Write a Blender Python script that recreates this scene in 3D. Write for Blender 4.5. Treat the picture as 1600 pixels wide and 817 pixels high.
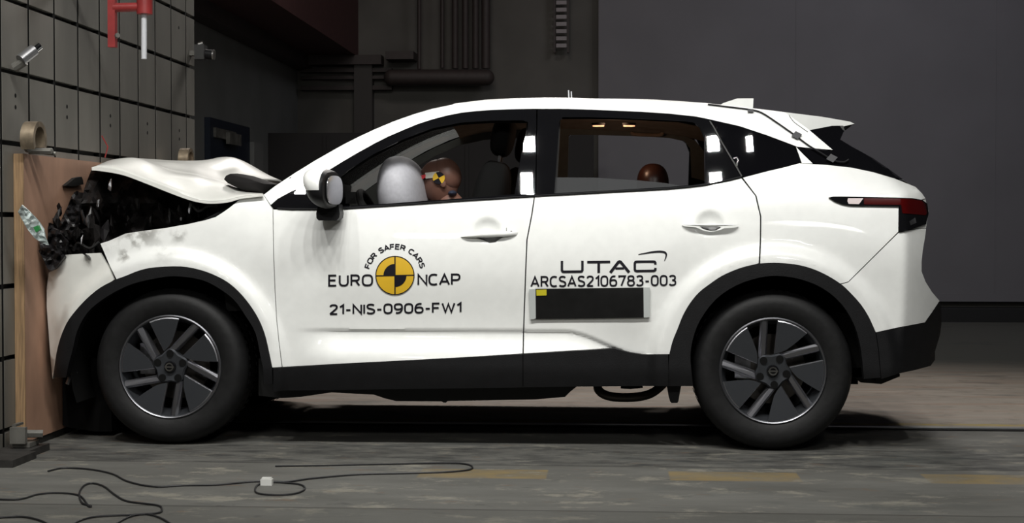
import bpy, bmesh, math, random
from mathutils import Vector, Matrix, noise
from mathutils.geometry import delaunay_2d_cdt
random.seed(7)
for o in list(bpy.data.objects): bpy.data.objects.remove(o)
SC = bpy.context.scene
COL = SC.collection
# ------------------------------------------------------------------ camera
F = 2350.0; D = 6.6; H = 1.0
YAW = math.atan(160*math.cos(math.atan(59.5/F))/F); PIT = math.atan(59.5/F)
cd = bpy.data.cameras.new('camera'); cam = bpy.data.objects.new('camera', cd); COL.objects.link(cam)
cd.sensor_width = 36; cd.lens = F/1600*36; cd.clip_start = .05; cd.clip_end = 100
cam.location = (0, -D, H); cam.rotation_euler = (math.pi/2-PIT, 0, YAW)
SC.camera = cam
RM = cam.rotation_euler.to_matrix(); CL = Vector((0, -D, H))
def ray(px, py): return RM @ Vector(((px-800)/F, -(py-408.5)/F, -1))
def P(px, py, Y):
    r = ray(px, py); return CL + r*((Y+D)/r.y)
def PX(px, py, X):
    r = ray(px, py); return CL + r*(X/r.x)
def PZ(px, py, z=0.0):
    r = ray(px, py); return CL + r*((z-H)/r.z)
# ------------------------------------------------------------------ world, exposure, lamps
w = bpy.data.worlds.new('world'); SC.world = w; w.use_nodes = True
w.node_tree.nodes['Background'].inputs[0].default_value = (.5, .52, .6, 1)
w.node_tree.nodes['Background'].inputs[1].default_value = .012
SC.view_settings.view_transform = 'Standard'; SC.view_settings.look = 'None'
SC.view_settings.exposure = 0.0; SC.view_settings.gamma = 1.0; SC.view_settings.use_curve_mapping = False
LK = .047
def area(loc, tgt, sx, sy, power, spread=90, col=(1, 1, 1)):
    l = bpy.data.lights.new('lamp', 'AREA'); l.shape = 'RECTANGLE'; l.size = sx; l.size_y = sy; l.energy = power*LK
    l.spread = math.radians(spread); l.color = col
    o = bpy.data.objects.new('studio_light', l); COL.objects.link(o); o.location = loc
    o.rotation_euler = (Vector(tgt)-Vector(loc)).to_track_quat('-Z', 'Y').to_euler()
    return o
for X in (-2.5, -1.85, -1.25, -.69, .10, .79, 1.10, 2.1):
    for Yl, Zl in ((-3.3, 5.45), (-3.3, 5.01)):
        if (X, Zl) == (1.10, 5.01): continue
        area((X-.30*(X == -1.85 and Zl > 5.2)*-1, Yl, Zl), (X*.85-.25, .1, .6), (.09), .12, 175, 100, (1, .99, .95))
area((1.6, -5.6, 3.3), (-.4, 0, .8), .5, .35, 190, 90, (1, .99, .95))
area((-1.6, -5.6, 3.3), (-1.2, 0, .8), .5, .35, 150, 90, (1, .99, .95))
for X in (-2.0, -.3, 1.4):
    area((X, 5.2, 4.3), (X*.9, 1.4, .5), 1.0, .7, 360, 75, (1, .95, .9))
area((-.6, 1.4, 5.4), (-.6, .9, 0), 3.0, .8, 190, 110, (1, .98, .95))
area((3.2, 4.6, 5.6), (2.8, 9.4, 1.6), 2.4, .8, 620, 130, (.96, .94, 1))
area((-1.4, 5.0, 5.6), (-1.6, 9.4, 1.8), 1.6, .6, 190, 130, (1, .86, .8))
area((-2.6, 5.4, 3.3), (-3.4, 8.4, 1.4), .8, .5, 26, 140, (1, .98, .93))
# ------------------------------------------------------------------ materials
def mat(name, col, rough=.5, metal=0., coat=0., spec=.5, noisy=0., nscale=20., bump=0., bscale=40., emit=None, estr=0., alpha=1., stretch=(1, 1, 1), trans=0.):
    m = bpy.data.materials.new(name); m.use_nodes = True
    nt = m.node_tree; b = nt.nodes['Principled BSDF']
    b.inputs['Base Color'].default_value = (*col, 1); b.inputs['Roughness'].default_value = rough
    b.inputs['Metallic'].default_value = metal; b.inputs['Coat Weight'].default_value = coat
    b.inputs['Coat Roughness'].default_value = .05
    b.inputs['Specular IOR Level'].default_value = spec; b.inputs['Alpha'].default_value = alpha
    b.inputs['Transmission Weight'].default_value = trans
    if emit: b.inputs['Emission Color'].default_value = (*emit, 1); b.inputs['Emission Strength'].default_value = estr
    tc = nt.nodes.new('ShaderNodeTexCoord'); mp = nt.nodes.new('ShaderNodeMapping'); mp.inputs['Scale'].default_value = stretch
    nt.links.new(tc.outputs['Object'], mp.inputs[0])
    n = nt.nodes.new('ShaderNodeTexNoise'); n.inputs['Scale'].default_value = nscale; n.inputs['Detail'].default_value = 5
    nt.links.new(mp.outputs[0], n.inputs['Vector'])
    mx = nt.nodes.new('ShaderNodeMix'); mx.data_type = 'RGBA'
    k = max(noisy, .02)
    mx.inputs[6].default_value = (*[c*(1-k) for c in col], 1); mx.inputs[7].default_value = (*[min(1, c*(1+k)) for c in col], 1)
    rp = nt.nodes.new('ShaderNodeMapRange'); rp.inputs[1].default_value = .35; rp.inputs[2].default_value = .65
    nt.links.new(n.outputs[0], rp.inputs[0]); nt.links.new(rp.outputs[0], mx.inputs[0]); nt.links.new(mx.outputs[2], b.inputs['Base Color'])
    if bump > 0:
        n2 = nt.nodes.new('ShaderNodeTexNoise'); n2.inputs['Scale'].default_value = bscale; n2.inputs['Detail'].default_value = 4
        nt.links.new(mp.outputs[0], n2.inputs['Vector'])
        bp = nt.nodes.new('ShaderNodeBump'); bp.inputs['Strength'].default_value = bump; bp.inputs['Distance'].default_value = .01
        nt.links.new(n2.outputs[0], bp.inputs['Height']); nt.links.new(bp.outputs[0], b.inputs['Normal'])
    return m
WHITE = mat('white_paint', (.86, .87, .85), .36, coat=.2)
WHITE2 = mat('creased_white_paint', (.74, .74, .70), .33, coat=.4, noisy=.06, nscale=6)
BLACKP = mat('black_plastic', (.008, .008, .009), .5, noisy=.1, bump=.1, bscale=200, spec=.28)
GLOSSB = mat('gloss_black', (.006, .006, .007), .012)
PRIV = mat('privacy_glass', (.004, .004, .005), .012, spec=.3)
RUB = mat('rubber', (.010, .010, .0105), .6, noisy=.15, nscale=30, bump=.1, spec=.28)
DARK = mat('dark_void', (.006, .006, .006), .8, spec=.1)
JUNK = mat('crushed_black', (.011, .0095, .0095), .6, noisy=.6, nscale=8, bump=.5, bscale=9, spec=.25)
METAL = mat('dull_metal', (.22, .22, .23), .35, metal=.8, noisy=.3, nscale=25, bump=.3, bscale=20)
ALLOY = mat('alloy_dark', (.062, .066, .074), .38, metal=.6)
ALLOYS = mat('alloy_machined', (.24, .24, .26), .36, metal=.95)
ALLOYB = mat('alloy_bright', (.62, .62, .66), .36, metal=1.)
RIMIN = mat('rim_inner', (.03, .03, .032), .4, metal=.6)
CHROME = mat('chrome', (.8, .8, .8), .08, metal=1.)
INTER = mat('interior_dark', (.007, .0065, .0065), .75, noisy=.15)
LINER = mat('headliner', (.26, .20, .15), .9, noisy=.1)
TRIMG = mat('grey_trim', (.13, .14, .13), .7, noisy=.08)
BROWN = mat('brown_leather', (.028, .010, .007), .35)
BAG = mat('airbag_fabric', (.50, .50, .54), .55, noisy=.05, nscale=60, bump=.25, bscale=7)
SKIN = mat('dummy_vinyl', (.19, .095, .070), .42, noisy=.06)
INK = mat('black_ink', (.008, .007, .012), .6, spec=.2)
YEL = mat('yellow_print', (.72, .44, .02), .5)
YSTK = mat('yellow_sticker', (.60, .52, .02), .5)
REDT = mat('red_tape', (.6, .02, .03), .5)
WTAPE = mat('white_tape', (.6, .58, .52), .6)
STRIP = mat('pale_grey_strip', (.52, .55, .54), .45)
BLKV = mat('matte_black', (.007, .007, .007), .6, noisy=.2, spec=.2)
REDG = mat('red_lens', (.06, .002, .002), .08, coat=1.)
CLEARL = mat('clear_lens', (.72, .62, .62), .12, coat=1.)
TAPEG = mat('grey_duct_tape', (.05, .05, .055), .6)
PLY = mat('plywood', (.42, .245, .165), .7, noisy=.16, nscale=4, stretch=(1, 1.2, .5), bump=.1)
PLYE = mat('plywood_edge', (.30, .19, .10), .8, noisy=.25, nscale=12, stretch=(12, 1, .6))
SHELL = mat('broken_lens', (.40, .46, .45), .3, noisy=.4, nscale=22, coat=.5)
GREEN = mat('green_board', (.03, .22, .06), .4)
REDP = mat('red_enamel', (.27, .03, .03), .4, noisy=.12)
WTUBE = mat('white_tube', (.62, .63, .66), .35)
TANST = mat('tan_steel', (.30, .24, .17), .38, metal=.5, noisy=.3)
STEEL = mat('steel', (.16, .155, .14), .5, metal=.35, noisy=.3, nscale=10)
CABLE = mat('cable_sheath', (.012, .012, .014), .5)
BLUE = mat('blue_cloth', (.015, .022, .045), .8)
def glassmat(name, tint, op):
    m = bpy.data.materials.new(name); m.use_nodes = True; nt = m.node_tree
    b = nt.nodes['Principled BSDF']; out = nt.nodes['Material Output']
    b.inputs['Base Color'].default_value = (*tint, 1); b.inputs['Roughness'].default_value = .5; b.inputs['Specular IOR Level'].default_value = .1
    t = nt.nodes.new('ShaderNodeBsdfTransparent'); mx = nt.nodes.new('ShaderNodeMixShader'); mx.inputs[0].default_value = op
    nt.links.new(t.outputs[0], mx.inputs[1]); nt.links.new(b.outputs[0], mx.inputs[2]); nt.links.new(mx.outputs[0], out.inputs[0])
    return m
GREYGL = glassmat('grey_glass', (.055, .057, .06), .6)  # half see-through pane with an even grey tint
WSG = glassmat('windscreen_glass', (.05, .055, .055), .55)
# ------------------------------------------------------------------ object helpers
ORG = {}
def link(o, parent=None):
    COL.objects.link(o)
    if parent is not None:
        o.parent = parent; ORG[o.name] = ORG[parent.name]
    else: ORG[o.name] = Vector((0, 0, 0))
def thing(name, loc, label, cat, group=None):
    o = bpy.data.objects.new(name, None); COL.objects.link(o); o.location = loc; o.empty_display_size = .1
    ORG[o.name] = Vector(loc); tag(o, label, cat, group); return o
def tag(o, label=None, cat=None, group=None, kind=None):
    if label: o['label'] = label
    if cat: o['category'] = cat
    if group: o['group'] = group
    if kind: o['kind'] = kind
    return o
def mk(name, vs, fs, mats, parent=None, smooth=True, sharp=None, idx=None, org=None):
    me = bpy.data.meshes.new(name)
    if parent is not None: og = ORG[parent.name]
    else: og = Vector(org) if org is not None else Vector((0, 0, 0))
    me.from_pydata([tuple(Vector(v)-og) for v in vs], [], [tuple(f) for f in fs])
    for m in (mats if isinstance(mats, (list, tuple)) else [mats]): me.materials.append(m)
    if idx:
        for p, i in zip(me.polygons, idx): p.material_index = i
    for p in me.polygons: p.use_smooth = smooth
    bm = bmesh.new(); bm.from_mesh(me); bmesh.ops.recalc_face_normals(bm, faces=bm.faces)
    if smooth and sharp is not None:
        for e in bm.edges:
            if len(e.link_faces) == 2 and e.calc_face_angle(0) > math.radians(sharp): e.smooth = False
    bm.to_mesh(me); bm.free()
    o = bpy.data.objects.new(name, me); link(o, parent)
    if parent is None: o.location = og; ORG[o.name] = og
    return o
class MB:
    def __init__(s): s.v = []; s.f = []; s.i = []; s.m = 0
    def add(s, vs, fs):
        n = len(s.v); s.v += [Vector(v) for v in vs]; s.f += [tuple(i+n for i in f) for f in fs]; s.i += [s.m]*len(fs)
        return s
    def box(s, a, b):
        x0, y0, z0 = a; x1, y1, z1 = b
        return s.add([(x, y, z) for x in (x0, x1) for y in (y0, y1) for z in (z0, z1)],
              [(0, 1, 3, 2), (4, 6, 7, 5), (0, 4, 5, 1), (2, 3, 7, 6), (0, 2, 6, 4), (1, 5, 7, 3)])
    def prism(s, poly, off):
        n = len(poly); off = Vector(off)
        return s.add([Vector(p) for p in poly]+[Vector(p)+off for p in poly],
              [tuple(range(n)), tuple(range(2*n-1, n-1, -1))]+[(i, (i+1) % n, n+(i+1) % n, n+i) for i in range(n)])
    def tube(s, pts, r, n=10, closed=False, cap=True):
        pts = [Vector(p) for p in pts]; m = len(pts); rr = r if isinstance(r, (list, tuple)) else [r]*m
        up = None; vs = []
        for i, p in enumerate(pts):
            a = pts[(i-1) % m] if (closed or i) else p; b = pts[(i+1) % m] if (closed or i < m-1) else p
            t = (b-a).normalized()
            if up is None: up = t.orthogonal().normalized()
            up = (up-t*up.dot(t)).normalized(); q = t.cross(up)
            vs += [p+(up*math.cos(2*math.pi*k/n)+q*math.sin(2*math.pi*k/n))*rr[i] for k in range(n)]
        fs = [(i*n+k, i*n+(k+1) % n, ((i+1) % m)*n+(k+1) % n, ((i+1) % m)*n+k) for i in range(m if closed else m-1) for k in range(n)]
        if cap and not closed: fs += [tuple(range(n-1, -1, -1)), tuple(range((m-1)*n, m*n))]
        return s.add(vs, fs)
    def lathe(s, prof, c, ax='y', n=48, closed=False):
        c = Vector(c); vs = []; m = len(prof)
        for k in range(n):
            t = 2*math.pi*k/n
            for r, h in prof:
                a, b = r*math.cos(t), r*math.sin(t)
                vs.append(c+(Vector((a, h, b)) if ax == 'y' else Vector((a, b, h)) if ax == 'z' else Vector((h, a, b))))
        mm = m if closed else m-1
        fs = [(k*m+i, k*m+(i+1) % m, ((k+1) % n)*m+(i+1) % m, ((k+1) % n)*m+i) for k in range(n) for i in range(mm)]
        return s.add(vs, fs)
    def ell(s, c, r, rot=None, n=16, e=1.0, f=None):
        c = Vector(c); vs = []; fs = []
        for j in range(n+1):
            th = math.pi*j/n
            for k in range(2*n):
                ph = math.pi*k/n
                sg = lambda v: math.copysign(abs(v)**e, v)
                p = Vector((r[0]*sg(math.sin(th))*sg(math.cos(ph)), r[1]*sg(math.sin(th))*sg(math.sin(ph)), r[2]*sg(math.cos(th))))
                if f: p = f(p)
                if rot: p = rot @ p
                vs.append(c+p)
        for j in range(n):
            for k in range(2*n):
                fs.append((j*2*n+k, j*2*n+(k+1) % (2*n), (j+1)*2*n+(k+1) % (2*n), (j+1)*2*n+k))
        return s.add(vs, fs)
    def build(s, name, mats, parent=None, smooth=True, sharp=35, org=None):
        vs, fs, ix = s.v, s.f, s.i
        me = mk(name, vs, fs, mats, parent, smooth, sharp, ix if isinstance(mats, (list, tuple)) else None, org)
        bm = bmesh.new(); bm.from_mesh(me.data); bmesh.ops.remove_doubles(bm, verts=bm.verts, dist=1e-5)
        bmesh.ops.recalc_face_normals(bm, faces=bm.faces)
        for e in bm.edges:
            if len(e.link_faces) == 2 and e.calc_face_angle(0) > math.radians(sharp or 180): e.smooth = False
        bm.to_mesh(me.data); bm.free()
        return me
def sst(a, b, x):
    t = min(1, max(0, (x-a)/(b-a))); return t*t*(3-2*t)
def lerpl(pts, x):
    if x <= pts[0][0]: return pts[0][1]
    for (a, b), (c, d) in zip(pts, pts[1:]):
        if x <= c: return b+(d-b)*(x-a)/(c-a)
    return pts[-1][1]
def inside(p, poly):
    x, y = p; r = False; n = len(poly); j = n-1
    for i in range(n):
        xi, yi = poly[i]; xj, yj = poly[j]
        if (yi > y) != (yj > y) and x < (xj-xi)*(y-yi)/(yj-yi)+xi: r = not r
        j = i
    return r
def smoothline(pts, k=6):
    out = []; n = len(pts)
    for i in range(n-1):
        p0 = pts[max(0, i-1)]; p1 = pts[i]; p2 = pts[i+1]; p3 = pts[min(n-1, i+2)]
        for j in range(k):
            t = j/k
            out.append(tuple(.5*((2*b)+(-a+c)*t+(2*a-5*b+4*c-d)*t*t+(-a+3*b-3*c+d)*t**3) for a, b, c, d in zip(p0, p1, p2, p3)))
    out.append(tuple(pts[-1])); return out
# ------------------------------------------------------------------ car side surface
WID = 1.84
WF = P(264, 578, .03); WR = P(1208, 578, .03); WRAD = .350
ZW = WRAD+.0037
X_c0 = P(450, 512, .02).x; X_c1 = P(500, 512, .02).x; X_c2 = P(880, 517, .02).x; X_c3 = P(1005, 553, .02).x
ZC = P(820, 516, .03).z; ZC3 = P(1005, 553, .03).z
HANDLES = [(P(761, 361, .02), .062), (P(1110, 350, .02), .062)]
def side_y(x, z, crease=True):
    y = .012
    if z > .78: 
        zz = min(z, 1.15); y += .085*((zz-.78)/.37)**2
    if z > 1.15: y += .43*(z-1.15)
    if z > 1.47: y += 1.6*(z-1.47)**2
    # lower door crease
    f = sst(X_c0, X_c1+.1, x)*(1-sst(X_c3-.06, X_c3+.10, x))
    zc = ZC if x < X_c2 else ZC+(ZC3-ZC)*sst(X_c2, X_c3, x)
    if f > 0 and crease:
        y += f*(.024*(1-sst(zc, zc+.26, z)) + .012*sst(-.004, .012, zc-z) - .046*sst(.012, .14, zc-z))
    # wheel arch flares
    for wc in (WF, WR):
        r = math.hypot(x-wc.x, z-wc.z)
        y += .010*(1-sst(.555, .74, r))
        y -= .034*(1-sst(.50, .560, r))
    if z < .36: y += .5*(.36-z)**1.3
    for hc, hr in HANDLES:
        q = math.hypot(x-hc.x, (z-hc.z-.004)*1.15)/hr
        if q < 1: y += .024*(1-q*q)**1.0
    if x < -2.42: y += .17*((-2.42-x)/.25)**2
    xc = lerpl([(0, 1.235), (1.13, 1.265), (1.22, 1.18), (1.45, .98)], z)
    if x > xc: y += .95*(x-xc)+1.2*(x-xc)**2
    if z > 1.1 and x > .6: y += .14*(x-.6)**2*sst(1.1, 1.4, z)
    return max(-.05, min(y, .70))
def S(px, py, off=0.):
    Y = .03
    for _ in range(9):
        p = P(px, py, Y); Y = .35*Y+.65*(side_y(p.x, p.z)+off)
    return P(px, py, Y)
def triang(poly, holes=(), step=7, refine=()):
    pts = []; edges = []
    def addloop(lp):
        n0 = len(pts); L = []
        for (a, b) in zip(lp, lp[1:]+lp[:1]):
            d = math.dist(a, b); k = max(1, int(d/step))
            for j in range(k): L.append((a[0]+(b[0]-a[0])*j/k, a[1]+(b[1]-a[1])*j/k))
        pts.extend(L); n = len(L); edges.extend([(n0+i, n0+(i+1) % n) for i in range(n)])
        return L
    loops = [addloop(list(poly))]+[addloop(list(h)) for h in holes]
    bd = list(pts)
    xs = [p[0] for p in poly]; ys = [p[1] for p in poly]
    def ok(x, y, m):
        if not inside((x, y), poly): return False
        for h in holes:
            if inside((x, y), h): return False
        return all((x-a)**2+(y-b)**2 > m*m for a, b in bd)
    def grid(x0, x1, y0, y1, st, skip=()):
        j = 0; y = y0
        while y < y1:
            x = x0+(st/2 if j % 2 else 0)
            while x < x1:
                if not any(a <= x <= c and b <= y <= d for a, b, c, d, _ in skip) and ok(x, y, st*.5): pts.append((x, y))
                x += st
            y += st*.87; j += 1
    grid(min(xs), max(xs), min(ys), max(ys), step, refine)
    for a, b, c, d, st in refine: grid(a, c, b, d, st)
    r = delaunay_2d_cdt([Vector(p) for p in pts], edges, [], 0, 1e-4)
    vs = [tuple(v) for v in r[0]]; fs = []
    for f in r[2]:
        cx = sum(vs[i][0] for i in f)/len(f); cy = sum(vs[i][1] for i in f)/len(f)
        if inside((cx, cy), poly) and not any(inside((cx, cy), h) for h in holes): fs.append(tuple(f))
    return vs, fs
def solid(pts3, fs, th, back=True):
    """front sheet + inner sheet + rim; th = vector or function"""
    n = len(pts3); cnt = {}
    for f in fs:
        for a, b in zip(f, f[1:]+f[:1]): cnt[(a, b)] = 1
    rim = [(a, b) for (a, b) in cnt if (b, a) not in cnt]
    vs = list(pts3)+[p+th for p in pts3]; out = list(fs)
    if back: out += [tuple(i+n for i in reversed(f)) for f in fs]
    out += [(b, a, a+n, b+n) for a, b in rim]
    return vs, out
def mirror(vs): return [Vector((v[0], WID-v[1], v[2])) for v in vs]
def panel(name, poly, m, parent, off=0., th=.02, holes=(), step=7, refine=(), both=True, sharp=40, fn=None):
    v2, fs = triang(poly, holes, step, refine)
    p3 = [(fn or S)(x, y, off) for x, y in v2]
    vs, f2 = solid(p3, fs, Vector((0, th, 0)))
    o = mk(name, vs, f2, m, parent, True, sharp)
    if both: mk(name, mirror(vs), f2, m, parent, True, sharp)
    return o
# =================================================================== SETTING
XB = S(73, 470).x - .015           # plane of the plywood face
XS = XB-.045                           # plane of the steel facing
YB1 = PX(305, 250, XS).y               # far end of barrier
def floor_material():
    m = bpy.data.materials.new('worn_concrete'); m.use_nodes = True; nt = m.node_tree; N = nt.nodes; L = nt.links
    b = N['Principled BSDF']; tc = N.new('ShaderNodeTexCoord'); sp = N.new('ShaderNodeSeparateXYZ'); L.new(tc.outputs['Object'], sp.inputs[0])
    def nz(scale, st, det=6, ro=.6):
        mp = N.new('ShaderNodeMapping'); mp.inputs['Scale'].default_value = st; L.new(tc.outputs['Object'], mp.inputs[0])
        n = N.new('ShaderNodeTexNoise'); n.inputs['Scale'].default_value = scale; n.inputs['Detail'].default_value = det; n.inputs['Roughness'].default_value = ro
        L.new(mp.outputs[0], n.inputs[0]); return n.outputs[0]
    def rng(v, a, b_, c=0, d=1):
        r = N.new('ShaderNodeMapRange'); r.inputs[1].default_value = a; r.inputs[2].default_value = b_; r.inputs[3].default_value = c; r.inputs[4].default_value = d
        L.new(v, r.inputs[0]); return r.outputs[0]
    def math_(op, a, b_=None):
        n = N.new('ShaderNodeMath'); n.operation = op
        for i, q in enumerate((a, b_)):
            if q is None: continue
            if isinstance(q, (int, float)): n.inputs[i].default_value = q
            else: L.new(q, n.inputs[i])
        return n.outputs[0]
    def mix(f, a, b_):
        n = N.new('ShaderNodeMix'); n.data_type = 'RGBA'
        if isinstance(f, float): n.inputs[0].default_value = f
        else: L.new(f, n.inputs[0])
        for i, q in ((6, a), (7, b_)):
            if isinstance(q, tuple): n.inputs[i].default_value = (*q, 1)
            else: L.new(q, n.inputs[i])
        return n.outputs[2]
    X, Y = sp.outputs[0], sp.outputs[1]
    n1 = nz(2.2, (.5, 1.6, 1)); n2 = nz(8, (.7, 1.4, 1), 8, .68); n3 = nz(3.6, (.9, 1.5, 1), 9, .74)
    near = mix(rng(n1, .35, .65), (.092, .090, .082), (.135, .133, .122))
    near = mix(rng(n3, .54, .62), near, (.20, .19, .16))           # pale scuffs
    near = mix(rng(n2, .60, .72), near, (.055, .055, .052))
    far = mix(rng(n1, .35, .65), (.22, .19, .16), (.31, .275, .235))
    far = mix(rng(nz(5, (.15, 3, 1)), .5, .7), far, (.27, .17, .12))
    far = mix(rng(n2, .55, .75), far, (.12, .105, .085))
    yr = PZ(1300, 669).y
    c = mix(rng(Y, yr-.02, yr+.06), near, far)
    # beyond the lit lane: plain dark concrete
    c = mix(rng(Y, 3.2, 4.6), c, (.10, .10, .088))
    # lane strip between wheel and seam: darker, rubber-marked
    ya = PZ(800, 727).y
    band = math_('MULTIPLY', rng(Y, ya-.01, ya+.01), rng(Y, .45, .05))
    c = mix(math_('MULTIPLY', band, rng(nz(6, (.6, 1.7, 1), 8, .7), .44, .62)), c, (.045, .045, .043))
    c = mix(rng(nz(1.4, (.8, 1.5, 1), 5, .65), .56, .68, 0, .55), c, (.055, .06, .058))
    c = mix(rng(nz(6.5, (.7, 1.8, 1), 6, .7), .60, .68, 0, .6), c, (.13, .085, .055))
    # seams
    for py, wd in ((797, .006), (727, .005)):
        yy = PZ(800, py).y
        d = math_('ABSOLUTE', math_('SUBTRACT', Y, yy))
        c = mix(math_('MULTIPLY', rng(d, wd*1.6, wd*.4), .8), c, (.02, .018, .016))
    # foreground strip (below the seam)
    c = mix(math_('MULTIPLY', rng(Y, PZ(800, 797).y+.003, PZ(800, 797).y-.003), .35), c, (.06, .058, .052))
    # yellow dashes
    y0 = PZ(750, 747).y; y1 = PZ(750, 733).y
    for a, b_ in ((655, 855), (1045, 1245), (1437, 1640)):
        xa = PZ(a, 740).x; xb = PZ(b_, 740).x
        k = math_('MULTIPLY', math_('MULTIPLY', rng(X, xa-.004, xa+.004), rng(X, xb+.004, xb-.004)), math_('MULTIPLY', rng(Y, y0-.003, y0+.003), rng(Y, y1+.003, y1-.003)))
        c = mix(math_('MULTIPLY', k, rng(n3, .64, .42, .05, .55)), c, (.27, .185, .055))
    # yellow edge of the rail
    k = math_('MULTIPLY', rng(Y, yr+.13, yr+.14), rng(Y, yr+.215, yr+.20))
    c = mix(math_('MULTIPLY', k, rng(n2, .62, .42, .15, .9)), c, (.30, .22, .03))
    L.new(c, b.inputs['Base Color']); b.inputs['Roughness'].default_value = .75; b.inputs['Specular IOR Level'].default_value = .3
    bp = N.new('ShaderNodeBump'); bp.inputs['Strength'].default_value = .35; bp.inputs['Distance'].default_value = .01
    L.new(n2, bp.inputs['Height']); L.new(bp.outputs[0], b.inputs['Normal'])
    return m
BW = 9.4                                # back wall depth
XL = P(465, 120, BW).x                  # left side wall
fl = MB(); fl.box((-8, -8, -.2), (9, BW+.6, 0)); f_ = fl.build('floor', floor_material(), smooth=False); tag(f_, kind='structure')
WALLM = mat('dark_wall', (.115, .110, .10), .85, noisy=.12, nscale=2)
SHUT = mat('grey_shutter', (.17, .165, .18), .6, noisy=.06, nscale=1.2)
SIDEW = mat('side_wall_paint', (.18, .185, .18), .8, noisy=.08, nscale=2)
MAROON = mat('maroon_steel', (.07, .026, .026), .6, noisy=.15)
DUCT = mat('dark_duct', (.045, .034, .032), .6, noisy=.1)
b = MB(); b.box((XL-.3, BW, 0), (9, BW+.3, 6)); tag(b.build('wall_back', WALLM, smooth=False), kind='structure')
b = MB()
pxs = P(305, 0, 0)
b.box((XL-.3, YB1+.1, 0), (XL, BW, 6)); tag(b.build('wall_left', SIDEW, smooth=False), kind='structure')
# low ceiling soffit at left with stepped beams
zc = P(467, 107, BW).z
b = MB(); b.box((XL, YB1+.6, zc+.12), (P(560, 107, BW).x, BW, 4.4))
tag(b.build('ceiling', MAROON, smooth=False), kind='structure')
b = MB(); b.box((XL+.002, YB1+.6, zc-.02), (XL+.16, BW, zc+.119)); b.box((XL+.1605, BW-.2, zc+.02), (P(600, 107, BW).x, BW-.001, zc+.119)); tag(b.build('trim_1', DUCT, smooth=False), kind='structure')
# big grey shutter on the right
xs0 = P(935, 200, BW-.12).x; z0 = P(1500, 468, BW-.12).z
b = MB(); b.box((xs0, BW-.12, z0), (8.6, BW-.04, 5.6))
x = xs0
while x < 8.4:
    b.box((x, BW-.125, z0+.02), (x+.012, BW-.1195, 5.6)); x += 2.05
b.box((xs0-.05, BW-.13, z0-.02), (8.6, BW-.0401, z0+.06)); 
sh = b.build('sliding_shutter', SHUT, smooth=False, org=(4, BW-.1, z0)); tag(sh, 'tall grey sliding door panel filling the right side of the hall behind the car', 'sliding door')
# black gap / low kerb below the shutter
b = MB(); b.box((xs0-.05, BW-.5, 0), (8.6, BW-.001, z0-.08)); tag(b.build('trim_2', mat('gap_black', (.012, .012, .013), .8), smooth=False), kind='structure')
# dark low partition on the left behind the bonnet
pa = P(395, 208, 8.0); pb = P(927, 208, 8.0)
b = MB(); b.box((pa.x, 8.0, .0), (pb.x, 8.25, pa.z)); 
for i in range(5): b.box((pa.x+i*.7, 7.985, .05), (pa.x+i*.7+.03, 7.9995, pa.z-.03))
o = b.build('low_partition', mat('partition_black', (.020, .018, .018), .8), smooth=False, org=(pa.x+.5, 8.1, 0)); tag(o, 'low black partition wall standing behind the bonnet and windscreen', 'partition')
# blue door in left side wall
def sidewall(px, py): return PX(px, py, XL)
d0 = sidewall(319, 183); d1 = sidewall(382, 203)
r = thing('blue_door', (XL, (d0.y+d1.y)/2, 0), 'dark blue steel door in the side wall just beyond the barrier', 'door')
b = MB(); b.box((XL+.001, d0.y, .0), (XL+.05, d1.y, d0.z)); b.build('door_leaf', mat('navy_paint', (.008, .014, .03), .5), r, False)
b = MB(); b.box((XL+.0505, d0.y+.1, d0.z-.16), (XL+.075, d1.y-.6, d0.z-.08)); b.box((XL+.0755, d1.y-.95, d0.z-.2), (XL+.11, d1.y-.55, d0.z-.1)); b.build('door_closer', STEEL, r, False)
q0 = sidewall(382, 198); q1 = sidewall(396, 200)
b = MB(); b.box((XL+.001, q0.y, 0), (XL+.09, q1.y, 1.75)); tag(b.build('trim_3', SIDEW, smooth=False), kind='structure')
# wall pipework
def bar(px0, py0, px1, py1, Y, t): 
    a = P(px0, py0, Y); c = P(px1, py1, Y); bb = MB(); bb.box((a.x, Y, c.z), (c.x, Y+t, a.z)); return bb
for i, (a, c, w_) in enumerate(((107, 112, 0), (119, 123, 0), (134, 140, 0))):
    o = bar(470, a, 612, c, BW-.12, .1).build('wall_pipe', DUCT, smooth=False, org=P(540, c, BW-.07)); tag(o, ('uppermost','middle','lowest')[i]+' of three dark horizontal pipes low on the back wall at left', 'pipe', 'horizontal pipes')
vd = [(652, 658, 0, 108), (688, 694, 0, 106), (706, 716, 0, 107), (722, 732, 0, 107), (738, 748, 0, 107), (752, 766, 0, 107)]
names = ['thin dark pipe dropping left of the vertical pipe bank', 'thin dark pipe at the left edge of the pipe bank', 'second vertical pipe from the left in the bank', 'third vertical pipe from the left in the bank', 'vertical pipe next to the widest one in the bank', 'widest vertical duct at the right end of the pipe bank']
for (a, c, t, bt), nm in zip(vd, names):
    p0 = P((a+c)/2, -60, BW-.16); p1 = P((a+c)/2, bt, BW-.16); rr = (P(c, 0, BW-.16).x-P(a, 0, BW-.16).x)/2
    bb = MB(); bb.tube([p0, p1], rr, 14); o = bb.build('vertical_pipe', DUCT, org=p1); tag(o, nm, 'pipe', 'vertical pipes on the back wall')
bb = MB(); a = P(612, 121, BW-.2); c = P(760, 121, BW-.2); bb.tube([a, c], .085, 16); bb.ell(c, (.085, .085, .085), n=10); bb.ell(a, (.085, .085, .085), n=10)
tag(bb.build('horizontal_duct', DUCT, org=a), 'thick dark round duct running under the bank of vertical pipes', 'duct')
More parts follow.
